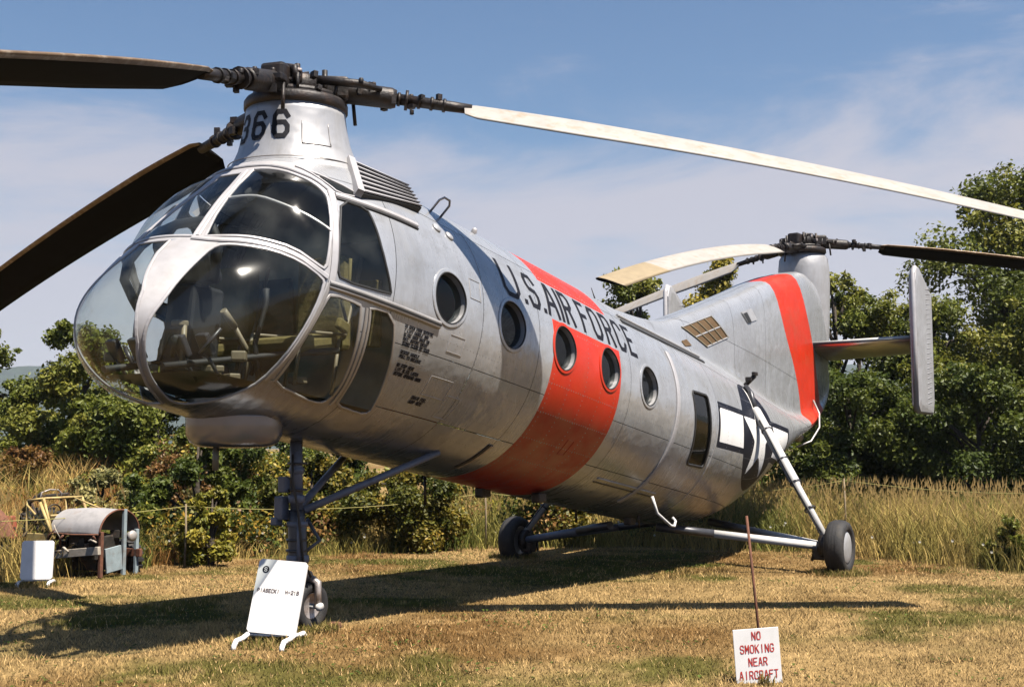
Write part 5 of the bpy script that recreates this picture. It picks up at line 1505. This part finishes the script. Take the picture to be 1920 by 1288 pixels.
yl = lambda pts, nm='cab_frame', mt='yellow_paint', r=.020: part(nm, mt, lambda mb: mb.tube(pts, r, 8))
yl([(.0, -.40, .70), (-.22, -.38, 1.22)]); yl([(.0, .40, .70), (-.22, .38, 1.22)]); yl([(-.22, -.38, 1.22), (-.22, .38, 1.22)]); yl([(-.10, -.36, .96), (-.10, .36, .96)])
yl([(-.55, -.40, .45), (-.55, -.38, 1.18)]); yl([(-.55, .40, .45), (-.55, .38, 1.18)]); yl([(-.55, -.38, 1.18), (-.22, -.38, 1.22)]); yl([(-.55, .38, 1.18), (-.22, .38, 1.22)])
yl([(-.55, -.40, 1.12), (-.05, -.40, .74)], r=.016); yl([(-.25, -.42, 1.16), (.06, -.42, .62)], r=.024); yl([(.02, .30, 1.06), (.30, .34, 1.04)], r=.014); yl([(-.22, .2, 1.22), (.30, .30, 1.04)], r=.014)
part('cab_side', 'yellow_paint', lambda mb: mb.box((-.30, -.41, .60), (.44, .03, .20), None, 0, .01)); part('cab_side', 'yellow_paint', lambda mb: mb.box((-.42, -.30, .47), (.30, .10, .12), None, 0, .01))
part('roll_hoop', 'hood_metal', lambda mb: mb.tube([(-.5, -.20, 1.16), (-.48, -.18, 1.30), (-.46, -.05, 1.34), (-.46, .12, 1.33), (-.48, .2, 1.28), (-.5, .22, 1.16)], .012, 8))
part('steering_wheel', 'engine', lambda mb: mb.tube([(-.42 + .02 * math.sin(t_), .15 * math.cos(t_), .98 + .13 * math.sin(t_)) for t_ in np.linspace(0, 2 * math.pi, 20, endpoint=False)], .012, 6, closed=True))
part('seat', 'red_small', lambda mb: (mb.box((-1.0, -.20, .62), (.32, .34, .07), Matrix.Rotation(.2, 3, 'Y'), 0, .03), mb.box((-1.18, -.20, .78), (.07, .34, .30), Matrix.Rotation(-.25, 3, 'Y'), 0, .03)))
for (x, y_, r_) in ((-1.25, -.66, .52), (-1.25, .60, .52), (.55, .52, .30)):
    mb = MB(); mb.lathe([(r_ * .62, -.10), (r_ * .85, -.12), (r_ * .97, -.09), (r_, 0), (r_ * .97, .09), (r_ * .85, .12), (r_ * .62, .10)], (x, y_, r_ - .03), (0, 1, 0), 28)
    for k in range(18):
        t_ = 2 * math.pi * k / 18; mb.box((x + r_ * math.cos(t_), y_, r_ - .03 + r_ * math.sin(t_)), (.035, .20, .05), Matrix.Rotation(-t_, 3, 'Y'), 0)
    wh = mb.build('wheel', 'rubber', tr); m2 = MB(); m2.lathe([(0, -.05), (r_ * .3, -.05), (r_ * .55, -.09), (r_ * .64, -.10), (r_ * .64, .10), (r_ * .55, .03), (0, .03)], (x, y_, r_ - .03), (0, 1, 0), 24); m2.build('rim', 'rust', wh)
part('mudguard', 'rust', lambda mb: mb.add([(-1.25 + rr_ * math.cos(t_), y_, .50 + rr_ * math.sin(t_)) for rr_ in (.60, .585) for y_ in (-.82, -.50) for t_ in np.linspace(.25, 2.6, 14)],
     [(k, k + 1, 14 + k + 1, 14 + k) for k in range(13)] + [(28 + k, 42 + k, 42 + k + 1, 28 + k + 1) for k in range(13)], 0, True))
def junk(mb):
    rr = random.Random(9)
    for k in range(24):
        p = Vector((rr.uniform(-1.1, -.5), rr.uniform(-.45, .4), rr.uniform(.35, 1.0))); d = Vector((rr.uniform(-.3, .3), rr.uniform(-.2, .2), rr.uniform(-.2, .3)))
        mb.tube([p, p + d], rr.uniform(.008, .022), 6)
tag(part('linkage', 'engine', junk), kind='stuff')
for k_ in range(14):
    r9 = random.Random(40 + k_); p_ = Vector((r9.uniform(-.5, .95), r9.uniform(-.48, -.38), r9.uniform(.30, .85))); q_ = p_ + Vector((r9.uniform(-.25, .25), r9.uniform(-.05, .05), r9.uniform(-.25, .2)))
    part('pipe', ('rust', 'engine', 'plank', 'yellow_paint')[k_ % 4], lambda mb: mb.tube([p_, p_.lerp(q_, .5) + Vector((0, -.03, .03)), q_], r9.uniform(.008, .02), 6))
part('headlamp', 'hood_metal', lambda mb: mb.lathe([(0, .05), (.07, .05), (.085, .02), (.06, -.05), (0, -.08)], (.98, .22, .66), (1, 0, 0), 16))
part('boom', 'engine', lambda mb: (mb.tube([(-1.5, .2, .7), (-1.1, .25, 1.20), (-.4, .28, 1.26)], .030, 8), mb.tube([(-1.2, .1, 1.0), (-.8, .1, 1.28)], .02, 8)))
part('exhaust', 'hood_metal', lambda mb: mb.tube([(-1.0, .3, .8), (-1.02, .3, 1.10), (-1.08, .3, 1.22)], .022, 8))

# ------------------------------------------------------------------ trees and bushes
def crown_mesh(name, parent, centres, radii, n, size, palette, seed, flat=.35):
    r = np.random.default_rng(seed); K = len(centres); w = radii ** 2; w = w / w.sum()
    ci = r.choice(K, n, p=w); d = r.normal(size=(n, 3)); d /= np.linalg.norm(d, axis=1, keepdims=True)
    rr = radii[ci] * (r.random(n) ** .45) * r.uniform(.75, 1.18, n)
    P_ = centres[ci] + d * rr[:, None] * [1, 1, .85]
    nn = d * .6 + r.normal(size=(n, 3)) * .7 + [0, 0, .45]; nn /= np.linalg.norm(nn, axis=1, keepdims=True)
    u = np.cross(nn, r.normal(size=(n, 3))); u /= np.linalg.norm(u, axis=1, keepdims=True); v = np.cross(nn, u)
    s = size * .82 * r.uniform(.6, 1.35, n)[:, None]
    V = np.stack([P_ - u * s * .5, P_ - v * s * .30 + nn * s * .06, P_ + u * s * .55, P_ + v * s * .30 + nn * s * .06], 1).reshape(-1, 3)
    pal = np.array(palette); tone = r.random(K)[ci] * .6 + r.random(n) * .4
    k = np.clip(tone * (len(pal) - 1), 0, len(pal) - 1.001); k0 = k.astype(int); f = (k - k0)[:, None]
    C = (pal[k0] * (1 - f) + pal[k0 + 1] * f) * r.uniform(.75, 1.25, n)[:, None]
    return np_mesh(name, V, np.arange(4 * n).reshape(n, 4), 'leaf', parent, smooth=False, color=np.repeat(C, 4, 0))
DARK = [(0.0357, 0.0548, 0.0085), (0.0636, 0.0887, 0.0127), (0.1032, 0.1257, 0.017), (0.149, 0.1612, 0.0233)]
MIDG = [(0.0595, 0.0806, 0.0106), (0.1092, 0.1322, 0.017), (0.1787, 0.1854, 0.0254), (0.2582, 0.2337, 0.0361)]
YELG = [(0.0993, 0.1128, 0.0127), (0.1986, 0.1854, 0.0212), (0.3177, 0.2579, 0.0318), (0.417, 0.3063, 0.0477)]
BRAM = [(0.0398, 0.0548, 0.0085), (0.0893, 0.0967, 0.0127), (0.1986, 0.1612, 0.0212), (0.3772, 0.2257, 0.0318)]
SAGE = [(0.0993, 0.1048, 0.0318), (0.1787, 0.1693, 0.053), (0.2978, 0.2579, 0.0901), (0.4765, 0.3869, 0.1484)]
def tree(name, label, cat, x, y, height, rx, base, n, size, pal, seed, group, K=26, lean=(0, 0), top_taper=.55):
    r = np.random.default_rng(seed); z0 = float(gz(x, y))
    o = empty(name, (x, y, z0)); tag(o, label, cat, group)
    cs, rd = [], []
    for k in range(K):
        t = (k + r.random()) / K; h = base + (height - base) * (t ** .85)
        wmax = rx * (math.sin(math.pi * min(1, .18 + .82 * t)) ** .7 if t < .55 else 1 - (1 - top_taper) * (t - .55) / .45 * 1.4)
        wmax = max(.15 * rx, wmax); a = r.uniform(0, 2 * np.pi); q_ = wmax * math.sqrt(r.random()) * .85
        rad_ = r.uniform(.20, .36) * rx * (1.15 - .55 * t)
        cs.append((q_ * math.cos(a) + lean[0] * t, q_ * math.sin(a) * .9 + lean[1] * t, min(h, height - rad_ * .8))); rd.append(rad_)
    cs = np.array(cs); rd = np.array(rd)
    # loose sprays that break the outline
    m_ = K; a = r.uniform(0, 2 * np.pi, m_); pick = r.integers(0, K, m_)
    ex = cs[pick] + np.stack([np.cos(a) * rd[pick] * 1.05, np.sin(a) * rd[pick] * 1.05, r.uniform(-.2, 1.1, m_) * rd[pick]], 1)
    cs2 = np.concatenate([cs, ex]); rd2 = np.concatenate([rd, rd[pick] * r.uniform(.25, .5, m_)])
    crown_mesh('crown', o, cs2, rd2, int(n * 1.35), size, pal, seed + 1)
    mb = MB(); tr_ = .018 * height + .03
    mb.tube([(0, 0, -.1), (lean[0] * .2, lean[1] * .2, height * .3), (lean[0] * .5, lean[1] * .5, height * .6), (lean[0] * .8, lean[1] * .8, height * .88)], [tr_, tr_ * .8, tr_ * .5, tr_ * .15], 8)
    for c_ in cs[::2]:
        b_ = Vector((lean[0] * .3, lean[1] * .3, max(.1, c_[2] - .45 * height * r.uniform(.3, .6)))); e_ = Vector(c_)
        mb.tube([b_, b_.lerp(e_, .55) + Vector((0, 0, .06 * height)), e_], [tr_ * .38, tr_ * .24, tr_ * .08], 6)
    mb.build('trunk', 'bark', o)
    return o
BK = 'trees beyond the rough grass'; BU = 'bushes along the rough grass'
#            name            label                                                                cat    x     y     h    rx  base  n     size pal  seed
TREES = [
 ('leafy_tree', 'tallest leafy tree rising at the right edge beyond the tail fin', 'tree', 12.2, 28.0, 8.2, 3.2, .4, 52000, .135, MIDG, 101, BK, 84),
 ('leafy_tree', 'broad leafy tree directly behind the port tail fin', 'tree', 9.1, 26.0, 4.9, 2.3, .2, 30000, .12, MIDG, 102, BK, 44),
 ('leafy_tree', 'dense tree filling the lower right edge beneath the tallest crown', 'tree', 11.9, 25.0, 5.2, 2.2, .2, 28000, .12, MIDG, 103, BK, 44),
 ('leafy_tree', 'pointed leafy tree just right of the rear rotor pylon', 'tree', 7.3, 26.5, 5.5, 1.6, .3, 22000, .12, MIDG, 104, BK, 36),
 ('leafy_tree', 'dark low tree under the horizontal stabilizer', 'tree', 6.9, 24.2, 3.3, 1.8, .1, 22000, .11, DARK, 105, BK, 34),
 ('leafy_tree', 'dark low tree below the port tail fin', 'tree', 9.3, 23.6, 3.2, 1.9, .1, 22000, .11, DARK, 106, BK, 34),
 ('leafy_tree', 'dark low tree in the bottom right corner of the wood', 'tree', 11.4, 23.0, 3.1, 1.8, .1, 20000, .11, DARK, 107, BK, 34),
 ('leafy_tree', 'treetop showing between tail boom and front cabin roof', 'tree', 3.1, 29.0, 5.9, 1.9, .6, 20000, .13, MIDG, 108, BK, 22),
 ('leafy_tree', 'treetop showing above the tail boom under the rear rotor', 'tree', 5.1, 29.5, 6.4, 1.7, .6, 20000, .13, YELG, 109, BK, 22),
 ('leafy_tree', 'slender tree between the rear rotor pylon and port tail fin', 'tree', 8.25, 28.0, 5.3, 1.1, .6, 9000, .125, MIDG, 110, BK, 18),
 ('leafy_tree', 'tree at the far left edge beside the distant hill', 'tree', -12.1, 26.5, 3.3, 1.5, .1, 24000, .11, MIDG, 111, BK, 44),
 ('leafy_tree', 'pointed tree just left of the glazed nose', 'tree', -8.7, 24.0, 3.35, 1.6, .1, 24000, .115, MIDG, 112, BK, 24),
 ('leafy_tree', 'low fresh green tree in the gap before the distant hill', 'tree', -10.2, 25.2, 2.15, 1.1, .1, 15000, .11, MIDG, 118, BK, 24),
 ('leafy_tree', 'dark leafy tree partly hidden below the glazed nose', 'tree', -6.6, 22.0, 2.5, 1.6, .1, 20000, .11, MIDG, 113, BK, 24),
 ('leafy_tree', 'tree behind the nose gear strut', 'tree', -3.9, 22.5, 2.6, 1.5, .1, 14000, .11, DARK, 114, BK, 22),
 ('leafy_tree', 'leafy tree behind the belly between nose gear and main gear', 'tree', -1.2, 23.5, 2.9, 1.7, .1, 15000, .11, MIDG, 115, BK, 22),
 ('leafy_tree', 'leafy tree behind the cabin and far main wheel', 'tree', 1.6, 24.5, 3.2, 1.7, .1, 13000, .115, DARK, 116, BK, 22),
 ('leafy_tree', 'leafy tree behind the rear cabin door', 'tree', 4.3, 25.0, 3.4, 1.6, .1, 13000, .115, DARK, 117, BK, 22),
]
for nm, lb, ct, x, y, h, rx, bs_, n_, sz, pal, sd, gp, K in TREES:
    tree(nm, lb, ct, x, y, h, rx, bs_, n_, sz, pal, sd, gp, K)
BUSH = [
 ('bramble_bush', 'rounded dark bush on the slope left of the nose gear', -4.45, 16.8, 1.75, .85, 12000, .085, DARK, 201),
 ('bramble_bush', 'yellow green bush between the derelict machine and nose gear', -3.75, 14.9, .95, .48, 5000, .075, YELG, 202),
 ('bramble_bush', 'wide bramble bush with berries behind the drag brace', -1.55, 17.4, 1.30, .95, 13000, .075, BRAM, 203),
 ('bramble_bush', 'bramble bush behind the nose gear strut', -3.0, 17.8, 1.35, .85, 10000, .08, BRAM, 204),
 ('bramble_bush', 'low dark bush beside the far main wheel', .55, 18.8, 1.15, .75, 8000, .075, BRAM, 205),
 ('bramble_bush', 'grey green bush behind the derelict machine cab', -6.4, 18.6, .9, .6, 6000, .08, SAGE, 206),
 ('bramble_bush', 'small dark weed clump at the right edge of the rough', 6.15, 14.6, .62, .33, 3000, .06, MIDG, 207),
 ('bramble_bush', 'leafy bush low at the left edge behind the blank board', -6.35, 13.2, .62, .5, 4000, .06, MIDG, 208),
 ('bramble_bush', 'rust tinted bush on the bank above the derelict machine', -8.4, 20.5, .9, .7, 6000, .08, [(.10, .045, .015), (.17, .08, .022), (.22, .13, .03), (.10, .10, .02)], 209),
 ('bramble_bush', 'reddish bush above the arched grey hood', -5.4, 19.0, 1.2, .7, 7000, .08, [(.05, .06, .014), (.13, .08, .02), (.22, .10, .03), (.10, .10, .02)], 210),
 ('bramble_bush', 'dark bush seen between radome and nose gear strut', -4.75, 20.3, 1.75, 1.0, 11000, .085, DARK, 212),
 ('bramble_bush', 'pale leaved bush in front of the pointed tree', -7.6, 22.2, 1.7, .9, 9000, .09, MIDG, 211),
]
for nm, lb, x, y, h, rx, n_, sz, pal, sd in BUSH:
    tree(nm, lb, 'bush', x, y, h, rx, .05, n_, sz, pal, sd, BU, 18, top_taper=.5)
# leafy undergrowth on the left-hand bank and along the foot of the wood
def undergrowth(name, label, regions, seed):
    r = np.random.default_rng(seed); cs, rd, pals = [], [], []
    o = None; Vs, Fs, Cs = [], [], []; off = 0
    allp = [np.array(MIDG), np.array(BRAM), np.array(YELG), np.array([(.10, .05, .018), (.20, .10, .03), (.28, .16, .045), (.14, .14, .03)]), np.array(DARK)]
    for (x0, x1, y0, y1, nc, hmax) in regions:
        x = r.uniform(x0, x1, nc); y = r.uniform(y0, y1, nc); k = y > lawn_edge(x) + .5; x, y = x[k], y[k]
        rad_ = r.uniform(.14, .34, len(x)); z = gz(x, y) + r.uniform(.3, 1.0, len(x)) * hmax - rad_ * .5
        for xx_, yy_, zz_, rr_ in zip(x, y, z, rad_):
            n_ = 300; d = r.normal(size=(n_, 3)); d /= np.linalg.norm(d, axis=1, keepdims=True)
            P_ = np.array([xx_, yy_, zz_]) + d * (rr_ * r.random(n_) ** .4)[:, None] * [1.2, 1.2, .9]
            P_[:, 2] = np.maximum(P_[:, 2], gz(P_[:, 0], P_[:, 1]) + .02)
            nn = d * .5 + r.normal(size=(n_, 3)) * .7 + [0, 0, .5]; nn /= np.linalg.norm(nn, axis=1, keepdims=True)
            u = np.cross(nn, r.normal(size=(n_, 3))); u /= np.linalg.norm(u, axis=1, keepdims=True); v = np.cross(nn, u)
            s_ = .07 * r.uniform(.6, 1.3, n_)[:, None]
            Vs.append(np.stack([P_ - u * s_ * .5, P_ - v * s_ * .3, P_ + u * s_ * .55, P_ + v * s_ * .3], 1).reshape(-1, 3))
            pal = allp[r.choice(5, p=[.3, .25, .2, .13, .12])]; c = pal[r.integers(0, 4, n_)] * r.uniform(.75, 1.25, n_)[:, None]; Cs.append(np.repeat(c, 4, 0))
    V = np.concatenate(Vs); C = np.concatenate(Cs)
    ob = np_mesh(name, V, np.arange(len(V)).reshape(-1, 4), 'leaf', None, smooth=False, color=C)
    return tag(ob, label, 'undergrowth', kind='stuff')
undergrowth('undergrowth', 'mixed leafy undergrowth along the foot of the wood and the bank',
            [(-5.6, -2.2, 15.2, 21.5, 110, .7), (-10, -5.6, 18.5, 21.5, 40, .5), (-3, 3, 17.6, 22, 90, .7), (3, 12, 21.0, 23.5, 110, .55), (-6.5, -3.4, 20, 23, 60, 1.5), (-13, -6, 22.5, 26, 70, .9)], 303)
# white and yellow wild flowers scattered at the mown edge
rr = np.random.default_rng(77); n_ = 70; V = []; 
xx = rr.uniform(-5, 6, n_); yy = lawn_edge(xx) + rr.uniform(-.2, 1.0, n_); zz = gz(xx, yy) + rr.uniform(.12, .42, n_)
for x, y, z in zip(xx, yy, zz):
    for k in range(5):
        t_ = 2 * math.pi * k / 5; V += [(x, y, z), (x + .018 * math.cos(t_), y - .006, z + .018 * math.sin(t_)), (x + .018 * math.cos(t_ + .9), y - .006, z + .018 * math.sin(t_ + .9))]
V = np.array(V); fl = np_mesh('wild_flowers', V, np.arange(len(V)).reshape(-1, 3), 'grass', smooth=False, color=np.tile([.75, .72, .62], (len(V), 1)))
tag(fl, 'tiny white wild flowers along the mown edge', 'flowers', kind='stuff')
